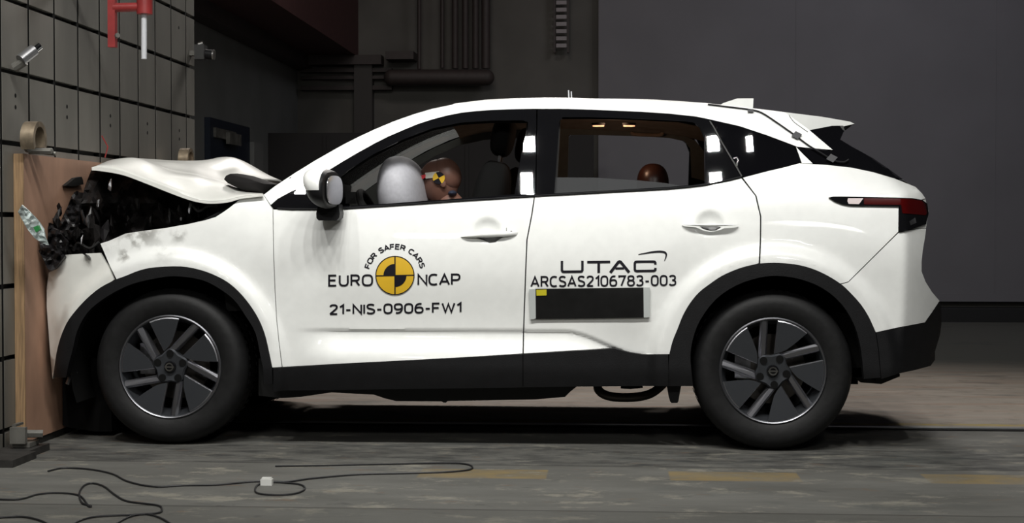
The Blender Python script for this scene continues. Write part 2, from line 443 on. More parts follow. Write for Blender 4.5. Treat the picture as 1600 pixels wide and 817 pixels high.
o = bar(602, 80, 646, 92, BW-.3, .3).build('wall_bracket_shelf', DUCT, smooth=False, org=P(620, 92, BW-.1)); tag(o, 'small dark ledge bracket on the back wall left of the pipes', 'bracket')
o = bar(553, 100, 582, 480, BW-.15, .149).build('wall_column', mat('column_dark', (.06, .055, .052), .8), smooth=False, org=P(567, 450, BW-.1)); tag(o, 'dark square column on the back wall left of the pipe bank', 'column')
# ladder like strip
r = thing('cable_ladder', P(876, 82, BW-.12), 'narrow dark cable ladder with pale rungs high on the back wall', 'cable ladder')
bar(865, -60, 868, 82, BW-.12, .05).build('side_rail', DUCT, r, False); bar(886, -60, 889, 82, BW-.12, .05).build('side_rail', DUCT, r, False)
for i in range(10):
    y = 71-i*11.2
    bar(869, y-3, 885.5, y+3, BW-.11, .03).build('rung', mat('pale_rung', (.30, .27, .28), .5) if i == 0 else bpy.data.materials['pale_rung'], r, False)
# =================================================================== IMPACT BARRIER
GS = .3135
r = thing('crash_barrier', (XS-1.0, YB1-2, 0), 'massive steel faced crash barrier block at left, grooved into tall grey plates', 'crash barrier')
bk = MB(); bk.box((XS-1.9, -3.0, 0), (XS-.03, YB1, 5.0)); bk.build('barrier_core', mat('barrier_black', (.012, .012, .012), .8), r, False)
stm = mat('barrier_steel', (.175, .168, .150), .5, metal=.25, noisy=.28, nscale=1.6, stretch=(1, 1, .35), bump=.08, bscale=30)
zs = sorted([PX(px, py, XS).z for px, py in ((0, -6), (0, 108), (0, 220), (0, 336), (0, 451), (0, 562))])
GZ = (zs[-1]-zs[0])/5; zl = [zs[0]+GZ*(i-2) for i in range(-1, 14)]
y_lines = []
yy = PX(291, 100, XS).y
while yy > -3.0: y_lines.append(yy); yy -= GS
y_lines = [YB1+.004]+y_lines
pl = MB()
for y1, y0 in zip(y_lines, y_lines[1:]+[-3.0]):
    if y1-y0 < .02: continue
    for z0_, z1_ in zip(zl, zl[1:]):
        a0 = max(.0, z0_+.011); a1 = min(5.0, z1_-.011)
        if a1-a0 < .03: continue
        pl.box((XS-.05, y0+.013, a0), (XS, y1-.013, a1))
pl.build('steel_facing', stm, r, False)
for yj in y_lines[1:]:
    jf = MB(); jf.box((XS-.05, yj-.0128, 0), (XS-.0025, yj+.0128, 5.0)); jf.build('joint_filler', DARK, r, False)
for k in range(0, len(y_lines)-2):
    yc = (y_lines[k+1]+y_lines[k+2])/2
    for zz, par in ((PX(27, 150, XS).z, 0), (PX(27, 168, XS).z, 0), (PX(281, 44, XS).z, 1)):
        if k % 2 == 0 and (not par or k == 0):
            ht = MB(); ht.lathe([(0, .0008), (.010, .0008), (.010, -.004)], (XS, yc, zz), 'x', 10); ht.build('bolt_hole', DARK, r)
# base foot of the barrier
b = MB(); pb_ = PX(42, 690, XB).z; g1 = PZ(20, 731); g2 = PZ(56, 716); g3 = PZ(88, 703); b.box((XS+.001, g1.y, .0), (g1.x, g2.y, pb_-.003)); b.box((XS+.001, g2.y+.001, .0), (g3.x-.03, g3.y, pb_-.003)); b.box((XS+.001, g3.y+.001, .0), (XB-.01, YB1-.2, pb_-.003)); tag(b.build('base_beam', mat('base_black', (.03, .028, .026), .6, noisy=.3), smooth=False, org=(XS, 0, 0)), 'dark steel beam on the floor that carries the plywood sheet', 'beam')
# plywood
pn = PX(37, 240, XB); pyn = pn.y; ptop = pn.z; pbot = PX(42, 690, XB).z
yfar = PX(296, 250, XB).y
r = thing('plywood_sheet', (XB, 1.0, max(.02, pbot)), 'large brown plywood sheet fixed upright on the barrier in front of the car', 'plywood sheet')
b = MB(); b.box((XS+.001, pyn, pbot), (XB, yfar, ptop)); b.build('board', PLY, r, False)
b = MB(); b.box((XS+.0015, pyn-.008, pbot), (XB+.0005, pyn, ptop)); b.build('edge_banding', PLYE, r, False)
b = MB()
b.prism([PX(112, 278, XB+.002), PX(122, 276, XB+.002), PX(124, 281, XB+.002), PX(125, 288, XB+.002), PX(108, 291, XB+.002), PX(97, 290, XB+.002)], (.018, 0, 0))
o = b.build('black_fragment', BLKV, smooth=False, org=PX(112, 284, XB)); tag(o, 'small torn black plastic scrap stuck on the upper part of the plywood', 'fragment')
# clamps
def clamp(px, py, s, label):
    c = PX(px, py, XB+.01); rr = .064*s
    t = thing('holding_clamp', c, label, 'clamp', 'clamps on the plywood top')
    prof = []
    m = MB()
    n = 14; vs = []
    for i in range(n+1):
        a = math.radians(-35+250*i/n); ca, sa = math.cos(a), math.sin(a)
        for rad in (rr, rr*.72):
            for xo in (.0, .06):
                vs.append(c+Vector((xo, -ca*rad, sa*rad)))
    fs = []
    for i in range(n):
        k = i*4
        for a, b2 in ((0, 1), (1, 3), (3, 2), (2, 0)): fs.append((k+a, k+b2, k+4+b2, k+4+a))
    fs += [(0, 1, 3, 2), (n*4, n*4+2, n*4+3, n*4+1)]
    m.add(vs, fs); m.build('clamp_band', TANST, t)
    m = MB(); m.lathe([(0, 0), (rr*.72, 0), (rr*.72, .012), (0, .012)], c+Vector((0, 0, 0)), 'x', 20); m.build('washer', STEEL, t)
    m = MB(); m.lathe([(0, 0), (.016, 0), (.016, .10), (.0, .11)], c+Vector((0, .03, -.05)), 'x', 6); m.tube([c+Vector((.02, .03, -.05)), c+Vector((.11, .05, -.06))], .01, 8); m.build('bolt', STEEL, t)
clamp(42, 218, 1.25, 'larger curved tan steel clamp on the near top corner of the plywood')
clamp(283, 250, 1.1, 'smaller looking curved tan clamp at the far end above the bonnet')
# lower bracket
c = PX(30, 683, XB+.02); t = thing('corner_bracket', c, 'small boxy steel bracket and bolt at the bottom near corner of the plywood', 'bracket')
m = MB(); m.box(c+Vector((-.018, -.06, -.02)), c+Vector((.05, -.035, .05))); m.box(c+Vector((-.018, -.034, -.04)), c+Vector((.06, .07, -.02))); m.box(c+Vector((-.018, -.034, .05)), c+Vector((.0, .05, .06))); m.build('bracket_plate', STEEL, t, False)
m = MB(); m.tube([c+Vector((-.015, .0, .015)), c+Vector((.09, .04, .01))], .018, 6); m.build('bolt', STEEL, t)
# red bracket and white tube
XR = XS+.22
t = thing('red_pipe_frame', PX(176, 75, XR), 'red welded pipe frame hanging in front of the barrier at the top', 'pipe frame')
a = PX(176, -40, XR); b2 = PX(176, 74, XR); Yr = b2.y
m = MB(); m.box((XS+.001, Yr-.02, a.z-.05), (XR-.0185, Yr+.02, a.z-.01)); m.box((XS+.001, Yr-.06, a.z-.09), (XS+.012, Yr+.06, a.z+.03)); m.build('wall_mount', STEEL, t, False)
m = MB(); m.box((XR-.018, Yr-.018, b2.z), (XR+.018, Yr+.018, a.z)); m.build('upright', REDP, t, False)
g = P(226, 10, Yr)
m = MB(); m.tube([P(178, 12, Yr), P(217, 11, Yr)], .022, 12); m.build('crossbar', REDP, t)
m = MB(); m.tube([P(226, -40, Yr), P(226, 22, Yr)], .038, 16); m.build('sleeve', REDP, t)
m = MB(); m.tube([P(225, 18, Yr), P(225, 92, Yr)], .0135, 12); m.build('white_rod', WTUBE, t)
m = MB(); m.tube([P(180, 57, Yr), P(184, 55, Yr-.02)], .012, 8); m.build('bolt', STEEL, t)
# strap
a = PX(159, 212, XB+.01); c2 = PX(164, 246, XB+.01)
m = MB(); m.tube([a, (a+c2)/2+Vector((.02, .01, 0)), c2], .0035, 6); o = m.build('red_strap', REDP, org=a); tag(o, 'thin red strap hanging down the steel plates above the plywood', 'strap')
# small lamp/sensor at left, camera at barrier end
c = PX(14, 88, XS+.0); t = thing('sensor_clamp', c, 'small silver sensor on a clamp fixed to the steel plates at far left', 'sensor')
m = MB(); m.tube([c+Vector((.024, 0, -.05)), c+Vector((.07, .0, -.02))], .022, 10); m.build('clamp_foot', STEEL, t)
m = MB(); m.tube([c+Vector((.06, -.02, -.02)), c+Vector((.10, .03, .03))], .026, 14); m.build('sensor_body', mat('brushed', (.35, .35, .36), .3, metal=.8), t)
m = MB(); m.tube([c+Vector((.10, .03, .03)), c+Vector((.115, .05, .05))], .020, 14); m.build('sensor_tip', CHROME, t)
Yc = YB1-.1; c = P(314, 82, Yc); t = thing('high_speed_camera', c, 'small dark video camera mounted at the far edge of the barrier', 'camera')
m = MB(); m.box((XS+.001, Yc-.03, c.z-.02), (c.x-.03, Yc+.03, c.z+.01)); m.build('mount', STEEL, t, False)
m = MB(); m.box((c.x-.03, Yc-.045, c.z-.045), (c.x+.03, Yc+.045, c.z+.045)); m.build('camera_body', mat('cam_black', (.05, .05, .05), .3), t, False)
m = MB(); m.tube([c+Vector((.03, 0, -.01)), c+Vector((.075, 0, -.015))], .030, 16); m.build('lens_barrel', BLACKP, t)
m = MB(); m.tube([c+Vector((.075, 0, -.015)), c+Vector((.085, 0, -.0155))], .033, 16); m.build('lens_ring', CHROME, t)
m = MB(); m.tube([c+Vector((-.01, -.02, .045)), c+Vector((.02, -.02, .055))], .015, 10); m.build('cable_socket', CHROME, t)
# guide rail in floor
yr = PZ(1300, 669).y
t = thing('guide_rail', (2, yr, 0), 'steel tow rail set in the floor running lengthwise under the car', 'rail')
m = MB(); m.box((XB+.3, yr-.012, .0005), (8.5, yr+.035, .008)); m.build('rail_head', mat('rail_steel', (.35, .36, .36), .35, metal=.8), t, False)
m = MB(); m.box((XB+.3, yr-.055, .0005), (8.5, yr-.0125, .004)); m.build('rail_slot', DARK, t, False)
# =================================================================== CAR
CAR = thing('car', ((WF.x+WR.x)/2, WID/2, 0), 'white compact SUV with crushed front against the plywood barrier', 'car')
A_arc = [(84, 582), (88, 553), (94, 529), (104, 505), (117.5, 486), (136, 466), (157, 449), (180, 437)]
A_arc2 = [(182, 436), (196, 431), (219, 422), (243, 417.4), (282, 416.2), (310, 421), (333, 429), (354, 440), (372, 455), (389, 475), (403.5, 498), (413, 521), (419, 545), (425, 574)]
R_top = [(414, 303), (428, 292), (446, 280), (468, 266), (492, 251), (515, 238), (538, 225), (561, 213.5), (583.5, 203), (614, 190), (645, 179), (675, 170), (706, 163.6), (752, 158), (798, 155.5), (850, 154.5), (890, 154.8), (928, 156), (980, 156.5), (1026, 157.7), (1063, 160), (1106, 163), (1124, 165), (1150, 167.5), (1179, 171), (1205, 174), (1229, 177)]
R_bot = [(423, 320), (434, 310.5), (455, 299), (482.6, 285.5), (510, 268), (537.7, 251), (560, 238), (583.5, 225), (606, 213.5), (629.4, 203.4), (652, 194), (675, 186.6), (698, 180.5), (721, 176), (744, 173.5), (767, 171.8), (798, 170.6), (828, 170), (876, 170), (915, 171), (953, 172.5), (1000, 174.5), (1045, 177.4), (1088, 182), (1112, 187), (1156, 197), (1198, 211), (1239, 226.5)]
BELT = [(433.6, 327), (460, 328), (492, 328), (534.6, 327), (574, 324.5), (614, 322), (660, 319), (706, 315.7), (736, 313.7), (767, 312), (800, 309.7), (835, 307.6), (861, 306), (907, 303.7), (953, 301), (1000, 298.7), (1044.7, 296), (1078, 293), (1106, 289.5), (1134, 283.6), (1159, 277.5), (1197.7, 268), (1225, 261), (1249, 255)]
A_arc, A_arc2 = smoothline(A_arc, 3), smoothline(A_arc2, 3)
# body panels ------------------------------------------------------
bump_poly = [(82, 592), (79, 560), (76, 520), (73, 480), (73, 450), (76, 427), (84, 416), (93, 401), (103, 398), (127, 396.5), (156, 395), (170, 418), (178, 437)] + A_arc[::-1][1:] 
panel('front_bumper', bump_poly, WHITE2, CAR, 0, .02, step=7)
fend_poly = [(157, 380.5), (171, 376), (196, 365), (214, 362), (260, 356), (294, 350), (321, 344), (337, 339), (348, 332), (358, 325), (367, 318), (378, 308.5), (395, 304.5), (411, 303.6), (422, 321), (426, 327), (427, 400), (429, 450), (431.5, 498), (436, 540), (440, 573), (425, 574)] + A_arc2[::-1][1:] + [(172, 416)]
FEND = bpy.data.materials.new('fender_paint')
def smudge(base, spots):
    m = base.copy(); nt = m.node_tree; N = nt.nodes; L = nt.links; b = N['Principled BSDF']
    src = b.inputs['Base Color'].links[0].from_socket
    ge = N.new('ShaderNodeNewGeometry'); nz = N.new('ShaderNodeTexNoise'); nz.inputs['Scale'].default_value = 22; nz.inputs['Detail'].default_value = 6
    L.new(ge.outputs['Position'], nz.inputs[0])
    for p, r, s in spots:
        d = N.new('ShaderNodeVectorMath'); d.operation = 'DISTANCE'; d.inputs[1].default_value = p; L.new(ge.outputs['Position'], d.inputs[0])
        mr = N.new('ShaderNodeMapRange'); mr.inputs[1].default_value = r; mr.inputs[2].default_value = r*.2; L.new(d.outputs['Value'], mr.inputs[0])
        nr = N.new('ShaderNodeMapRange'); nr.inputs[1].default_value = .42; nr.inputs[2].default_value = .60; L.new(nz.outputs[0], nr.inputs[0])
        mu = N.new('ShaderNodeMath'); mu.operation = 'MULTIPLY'; L.new(mr.outputs[0], mu.inputs[0]); L.new(nr.outputs[0], mu.inputs[1])
        m2 = N.new('ShaderNodeMath'); m2.operation = 'MULTIPLY'; m2.inputs[1].default_value = s; L.new(mu.outputs[0], m2.inputs[0])
        mx = N.new('ShaderNodeMix'); mx.data_type = 'RGBA'; L.new(m2.outputs[0], mx.inputs[0]); L.new(src, mx.inputs[6]); mx.inputs[7].default_value = (.09, .08, .06, 1); src = mx.outputs[2]
    L.new(src, b.inputs['Base Color']); return m
FM = smudge(WHITE, [(tuple(S(205, 371)), .09, .6), (tuple(S(232, 364)), .08, .55), (tuple(S(278, 367)), .05, .6), (tuple(S(194, 400)), .045, .7), (tuple(S(254, 394)), .08, .25), (tuple(S(170, 385)), .04, .3)])
panel('front_fender', fend_poly, FM, CAR, 0, .02, step=7)
fd_poly = BELT[:12]
fd_poly = [(427.2, 327.2)]+[(x, y+.3) for x, y in BELT[:12]][0:11]+[(834, 307.9), (830, 335), (822.3, 375), (820.5, 420), (818.3, 480), (817, 520), (816.3, 552)] + [(740, 557), (640, 562.5), (540, 567.5), (441.5, 573), (437.2, 540), (432.7, 498), (430.2, 450), (428.2, 400)]
panel('front_door', fd_poly, WHITE, CAR, 0, .03, step=8, refine=[(720, 335, 800, 390, 4.2), (436, 495, 820, 530, 3.6)])
rd_poly = [(836, 307.8)]+[(x, y+.3) for x, y in BELT[12:20]]+[(1158, 278.2), (1180, 306), (1187.5, 338), (1187.2, 375), (1185.4, 411)]
REAR_ARC = [(1184, 412), (1166, 416), (1149, 421.5), (1128, 431), (1110, 443), (1092, 457), (1078, 474), (1067, 493), (1058.8, 513.6), (1051, 533), (1046, 553)]
REAR_ARC = smoothline(REAR_ARC, 3)
rd_poly += REAR_ARC[1:] + [(1005, 553.2), (985, 550), (960, 543.5), (890, 547.5), (818.3, 552)] + [(819, 520), (820.3, 480), (822.5, 420), (824.3, 375), (832, 335)]
panel('rear_door', rd_poly, WHITE, CAR, 0, .03, step=8, refine=[(1070, 325, 1150, 375, 4.2), (820, 500, 1040, 560, 3.6)])
REAR_ARC2 = [(1187, 411.5), (1210, 410.5), (1235, 412), (1255, 415.5), (1274, 421.5), (1294, 431), (1313, 443), (1325, 453.5), (1341, 470.5), (1351, 484), (1360, 500), (1368, 519.3)]
q_poly = [(1161, 277.6), (1197.7, 268), (1225, 261.5), (1249, 255.2), (1290, 257.5), (1331, 262), (1364, 269), (1398, 279), (1430.6, 292), (1440.5, 302), (1446, 310), (1404, 322), (1403.4, 362), (1325, 440)] + [(1313, 443), (1294, 431), (1274, 421.5), (1255, 415.5), (1235, 412), (1210, 410.5), (1188, 411.5), (1189.5, 375), (1189.8, 338), (1182.3, 306)]
panel('rear_quarter_panel', q_poly, WHITE, CAR, 0, .03, step=8)
rb_poly = [(1314.5, 444.3), (1326, 441), (1404, 364), (1425, 359), (1447, 357), (1445.7, 368), (1442, 390), (1440, 408.5), (1440, 424), (1446, 440), (1456, 456), (1468, 470), (1456, 488), (1445, 503.6), (1400, 512), (1368.5, 519), (1360, 500), (1351, 484), (1341, 470.5), (1325, 453.5)]
panel('rear_bumper', rb_poly, WHITE, CAR, 0, .03, step=7)
tg_poly = [(1406, 323), (1446, 311), (1451, 330), (1447, 356), (1425, 358), (1405.5, 362)]
panel('tailgate_side', tg_poly, WHITE, CAR, .004, .03, step=7)
# tail lights
for side in (0, 1):
    def mmk(name, poly, m, parent, off, th):
        v2, fs = triang(poly, (), 6); p3 = [S(x, y, off) for x, y in v2]; vs, f2 = solid(p3, fs, Vector((0, th, 0)))
        if side: vs = mirror(vs)
        return mk(name, vs, f2, m, parent, True, 40)
    tl = mmk('tail_light', [(1295, 308.5), (1302, 307), (1320, 307), (1400, 308.5), (1425, 309.5), (1441, 312), (1449, 318), (1451, 334), (1447, 350), (1425, 358), (1405, 362), (1406, 322.5), (1330, 321.3), (1316, 319), (1304, 314.5)], GLOSSB, CAR, -.010, .02)
    mmk('red_lens', [(1350, 309.5), (1400, 310), (1425, 311), (1440, 313.5), (1447, 319), (1449, 333), (1446, 336), (1410, 333), (1408, 320), (1350, 319.3)], REDG, tl, -.0125, .002)
    mmk('reverse_lens', [(1325, 309.6), (1349, 309.6), (1346, 314), (1342, 319), (1326, 318.5), (1324, 314)], CLEARL, tl, -.0125, .002)
    mmk('indicator_lens', [(1421, 346), (1430, 340), (1432, 348), (1423, 352)], METAL, tl, -.0125, .002)
# roof rails
REAR_ARC2 = smoothline(REAR_ARC2, 3)
railp = R_top + [(1262, 201), (1301, 234), (1270, 231.5), (1245, 229)] + R_bot[::-1] + [(412, 303.8)]
panel('roof_side', railp, WHITE, CAR, 0, .03, step=6)
# black window frames
fr_hole = [(516, 322.5), (519, 286), (544, 266), (583, 241), (629, 218), (675, 200.5), (721, 191.5), (767, 188.5), (817, 188), (825, 191), (825, 200), (818, 224), (810, 264), (804, 303.5), (760, 307), (705, 311), (660, 314), (614, 317.5), (560, 321)]
fr_poly = [(424, 320.5), (434, 311.5)] + R_bot[2:18] + [(838, 170.5), (837.5, 240), (836, 307)] + BELT[:11][::-1]
fr_poly = [(x, y) for x, y in fr_poly]
panel('front_window_frame', fr_poly, GLOSSB, CAR, .004, .05, holes=[fr_hole], step=6)
rr_hole = [(874, 189), (879, 183), (920, 183), (1000, 185.5), (1060, 188.5), (1084, 191.5), (1094, 199), (1101, 215), (1102, 286), (1080, 289), (1044, 292), (953, 297.5), (866, 302)]
rr_poly = [(840, 170.5), (876, 170.3), (915, 171), (953, 172.5), (1000, 174.5), (1045, 177.6), (1088, 182.5), (1107, 187), (1135, 237), (1158, 276)] + [(1134, 283), (1106, 289), (1078, 292.6), (1044.7, 295.6), (1000, 298.3), (953, 300.7), (907, 303.3), (861, 305.7), (838, 307)]
panel('rear_window_frame', rr_poly, GLOSSB, CAR, .004, .05, holes=[rr_hole], step=6)
qg_poly = [(1112, 188), (1156, 197.3), (1198, 211.5), (1239, 227), (1246, 240), (1252, 254), (1225, 260.5), (1197.7, 267.6), (1162, 276.5), (1138, 236)]
panel('quarter_glass', qg_poly, PRIV, CAR, .006, .02, step=6)
m = MB(); m.tube([S(x, y, -.002) for x, y in ((1109, 189), (1116, 200), (1127, 221), (1137, 238), (1148, 256), (1159, 275.5))], .0035, 6); m.build('window_seal', mat('grey_seal', (.08, .08, .08), .4), CAR)
wedge = [(1244, 229.5), (1256, 242), (1270, 255.5), (1253, 255)]
panel('pillar_wedge', wedge, WHITE, CAR, -.002, .02, step=5)
blk = [(1247, 231), (1270, 233), (1300, 235.5), (1266, 203), (1300, 196.5), (1331, 196), (1318, 206), (1313, 218), (1331, 229), (1364, 247), (1391, 265.5), (1412, 281), (1398, 278.5), (1364, 268.5), (1331, 261.5), (1290, 257), (1272, 255)]
panel('rear_pillar_cover', blk, PRIV, CAR, .008, .02, step=6)
# black waist moulding
m = MB(); m.tube([S(x, y-1.2, -.004) for x, y in BELT[:21]], .0045, 6); m.build('waist_seal', BLACKP, CAR)
# cladding --------------------------------------------------------
FA_in = [(103, 590), (107, 570), (113.5, 546), (120.6, 517), (136, 489), (158.6, 469), (187, 452), (215, 441), (257, 432.5), (282, 432), (310, 436), (333, 445), (364, 466.6), (384, 494), (399.5, 521), (407, 557), (411, 574)]
FA_in = smoothline(FA_in, 3)
fa = [(85, 590)] + A_arc[:-1] + A_arc2 + [(426, 600)] + [(412, 600)] + FA_in[::-1]
panel('front_arch_cladding', fa, BLACKP, CAR, -.007, .05, step=6)
RA_in = [(1083, 603), (1080, 575), (1079, 553), (1083, 528), (1094, 500), (1118, 468), (1150, 446), (1185, 434), (1215, 431), (1250, 436), (1285, 450), (1315, 475), (1335, 508), (1345, 545), (1350, 592)]
RA_in = smoothline(RA_in, 3)
ra = [(1044, 603), (1044, 575)] + REAR_ARC[::-1] + REAR_ARC2 + [(1372, 545), (1376, 590)] + RA_in[::-1]
panel('rear_arch_cladding', ra, BLACKP, CAR, -.007, .05, step=6)
rbl = [(1369, 519.5), (1400, 512.8), (1445, 504.4), (1457, 488.5), (1468, 471), (1470.5, 480), (1471, 505), (1469, 522), (1461, 549), (1461, 562), (1454, 571.5), (1430, 578), (1406, 583), (1377, 592), (1373, 545)]
panel('lower_rear_bumper', rbl, BLACKP, CAR, -.002, .04, step=6)
sill = [(427, 575), (441, 574), (640, 563.5), (816.5, 553)] + [(960, 544.5), (985, 551), (1005, 554), (1044, 554), (1044, 603), (1000, 603), (900, 604), (700, 607), (444, 610), (427, 612)]
def S0(px, py, off=0.):
    Y = .03
    for _ in range(9):
        p = P(px, py, Y); Y = side_y(p.x, p.z, False)+off
    return P(px, py, Y)
panel('sill_cladding', sill, BLACKP, CAR, -.016, .07, step=7, fn=S0)
m = MB(); m.tube([S0(817, y, -.0165) for y in range(554, 604, 6)], .003, 6); m.build('sill_seam', DARK, CAR)
# dark backing sheet right behind the seams
bk_poly = [(160, 398), (215, 366), (300, 352), (378, 312), (415, 306), (425, 325), (614, 326), (835, 311), (1060, 298), (1160, 281), (1249, 259), (1331, 265), (1398, 283), (1436, 305), (1436, 400), (1446, 470), (1440, 500), (1372, 515), (1345, 465), (1280, 415), (1210, 402), (1150, 413), (1090, 448), (1050, 510), (1035, 560), (441, 590), (433, 560), (410, 490), (350, 430), (282, 408), (180, 430)]
panel('body_shell_inner', bk_poly, DARK, CAR, .036, .01, step=14)
# roof + windscreen + headliner lofts ------------------------------
def loft(name, pts, m, crown=.0, bulge=None, dz=0., nY=14, th=.012, inset=0., parent=CAR):
    vs = []; n = len(pts)
    for i, p in enumerate(pts):
        a = p+Vector((0, inset, dz)); wdt = WID-2*a.y
        bl = bulge[i] if isinstance(bulge, list) else (bulge or 0)
        cr = crown[i] if isinstance(crown, list) else crown
        for j in range(nY+1):
            t = j/nY; k = 1-(2*t-1)**2
            vs.append(Vector((a.x+bl*k, a.y+wdt*t, a.z+cr*(1-(abs(2*t-1))**2.4))))
    fs = [(i*(nY+1)+j, i*(nY+1)+j+1, (i+1)*(nY+1)+j+1, (i+1)*(nY+1)+j) for i in range(n-1) for j in range(nY)]
    vs, fs = solid(vs, fs, Vector((0, 0, -th)))
    return mk(name, vs, fs, m, parent, True, 40)
top3 = [S(x, y, .002) for x, y in R_top]
i0 = 12
loft('roof_panel', top3[i0:], WHITE, .038)
ws = [t + Vector((0, .0, -.012)) for t in top3[0:i0+1]]
loft('windscreen', ws, WSG, .02, [-.13+.13*max(0, (i-6))/6*.8 for i in range(len(ws))])
hd = [P(x, y, .30) for x, y in smoothline(R_bot[11:24], 2)]
hd = [S(x, y, .05) for x, y in R_bot[11:26]]
loft('headliner', hd, LINER, .05, th=.02)
# lining of far and near pillars (grey inner trim)
lin = [(452, 311), (482, 291), (538, 255), (583, 230), (629, 208), (675, 191), (721, 181), (767, 176), (828, 174), (876, 174), (953, 176.5), (1045, 181), (1085, 186), (1110, 196), (1150, 240), (1170, 274)]
lin_b = [(1152, 274), (1106, 262), (1101, 210), (1090, 197), (1060, 191), (1000, 188), (920, 186), (876, 186), (870, 300), (804, 304), (820, 225), (823, 192), (767, 192), (721, 195), (675, 204), (629, 222), (583, 246), (544, 271), (521, 290), (518, 322), (455, 322)]
def lining(side):
    v2, fs = triang(lin+lin_b, (), 8); p3 = [S(x, y, .062) for x, y in v2]; vs, f2 = solid(p3, fs, Vector((0, .012, 0)))
    if side: vs = mirror(vs)
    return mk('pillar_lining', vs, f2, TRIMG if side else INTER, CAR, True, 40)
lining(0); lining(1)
dl = [(430, 330), (534, 330), (614, 325), (767, 315), (861, 309), (953, 304), (1045, 299), (1106, 292), (1160, 281), (1200, 300), (1200, 400), (1080, 450), (1040, 560), (440, 570)]
def dlining(side):
    v2, fs = triang(dl, (), 16); p3 = [S(x, y, .075) for x, y in v2]; vs, f2 = solid(p3, fs, Vector((0, .01, 0)))
    if side: vs = mirror(vs)
    return mk('door_lining', vs, f2, INTER, CAR, True, 40)
dlining(0); dlining(1)
# sill of the far doors: grey padded top edge
m = MB()
# half lowered near rear window glass
panel('lowered_window_glass', [(865, 277), (930, 277.5), (1000, 282), (1040, 286), (1066, 290.5), (1040, 299), (953, 304), (865, 309)], GREYGL, CAR, .03, .004, both=False, step=8)
# spoiler ----------------------------------------------------------
Ys = .30
sp = [P(x, y, Ys) for x, y in ((1150, 168), (1179, 170), (1229, 175.5), (1285, 182.5), (1328, 190), (1335, 193.3), (1311, 199), (1269, 208), (1240, 196), (1190, 178))]
m = MB(); nY = 10; vs = []
for j in range(nY+1):
    t = j/nY; k = 1-(2*t-1)**2
    for q, p in enumerate(sp): vs.append(Vector((p.x+(.06*k if 2 < q < 7 else 0), Ys+(WID-2*Ys)*t, p.z+.02*k)))
n = len(sp); fs = [tuple(range(n)), tuple(range((nY+1)*n-1, nY*n-1, -1))]+[(j*n+i, j*n+(i+1) % n, (j+1)*n+(i+1) % n, (j+1)*n+i) for j in range(nY) for i in range(n)]
mk('rear_spoiler', vs, fs, WHITE, CAR, True, 30)
m = MB(); m.tube([S(x, y, -.001) for x, y in smoothline([(1233, 180), (1240, 190), (1252, 199), (1262, 206)], 4)], .0014, 5); m.build('spoiler_seam', BLACKP, CAR)
# rear window + tailgate
rear_edge = [S(x, y, .01) for x, y in ((1313, 217), (1331, 229), (1364, 247), (1391, 265.5), (1412, 281))]
loft('rear_window', [p+Vector((-.012, 0, -.004)) for p in rear_edge], PRIV, 0, .10)
tail_edge = [S(x, y, .0) for x, y in ((1412, 281), (1430.6, 292), (1440.5, 302), (1449, 315), (1451, 334), (1447, 356), (1442, 390), (1440, 410), (1440, 424), (1446, 440), (1456, 456), (1468, 470), (1456, 488), (1445, 503))]
loft('tailgate', [p+Vector((-.006, 0, 0)) for p in tail_edge], WHITE, 0, .07, th=.0)
low_edge = [S(x, y, .0) for x, y in ((1445, 503), (1468, 472), (1470, 505), (1468, 522), (1460, 549), (1460, 562), (1453, 571))]
loft('rear_valance', [p+Vector((-.006, 0, 0)) for p in low_edge], BLACKP, 0, .05, th=.0)
# rear under spoiler flap
m = MB(); m.prism([P(x, y, .28) for x, y in ((1336, 590), (1406, 584), (1406, 588), (1377, 600), (1345, 597.5))], (0, WID-.56, 0)); m.build('rear_diffuser', BLACKP, CAR, False)
# hidden structure: floor pan, wheel wells, engine base -------------
ub = [(404, 560), (404, 618), (440, 622), (470, 620), (518, 613), (552, 615), (584, 616.5), (600, 622), (619, 626.6), (690, 627), (693, 629), (697, 629), (699, 626.5), (837, 624), (883, 620), (892, 611), (903, 602.5), (927, 600), (931, 604), (960, 602), (1000, 602), (1039, 602), (1075, 598), (1075, 560)]
m = MB(); m.prism([P(x, y, .22) for x, y in ub], (0, WID-.44, 0)); m.build('underbody', mat('underbody_black', (.010, .010, .010), .7), CAR, False)
def well(name, wc, r0, d0, d1):
    m = MB(); n = 26; vs = []
    for i in range(n+1):
        a = math.radians(d0+(d1-d0)*i/n)
        for y in (.035, .40): vs.append(Vector((wc.x+r0*math.cos(a), y, wc.z+r0*math.sin(a)*.98)))
    cidx = len(vs); vs.append(Vector((wc.x, .40, wc.z)))
    fs = [(2*i, 2*i+1, 2*i+3, 2*i+2) for i in range(n)]+[(2*i+1, cidx, 2*i+3) for i in range(n)]+[(1, 2*n+1, cidx)]
    for sgn in (0, 1): mk(name, mirror(vs) if sgn else vs, fs, DARK, CAR, True, 40)
well('front_wheel_well', WF, .455, -8, 200); well('rear_wheel_well', WR, .445, -6, 186)
m = MB(); m.box((WR.x-.5, .40, .26), (1.12, WID-.40, .55)); m.box((1.0, .15, .36), (1.30, WID-.15, .6)); m.build('rear_floor', DARK, CAR, False)
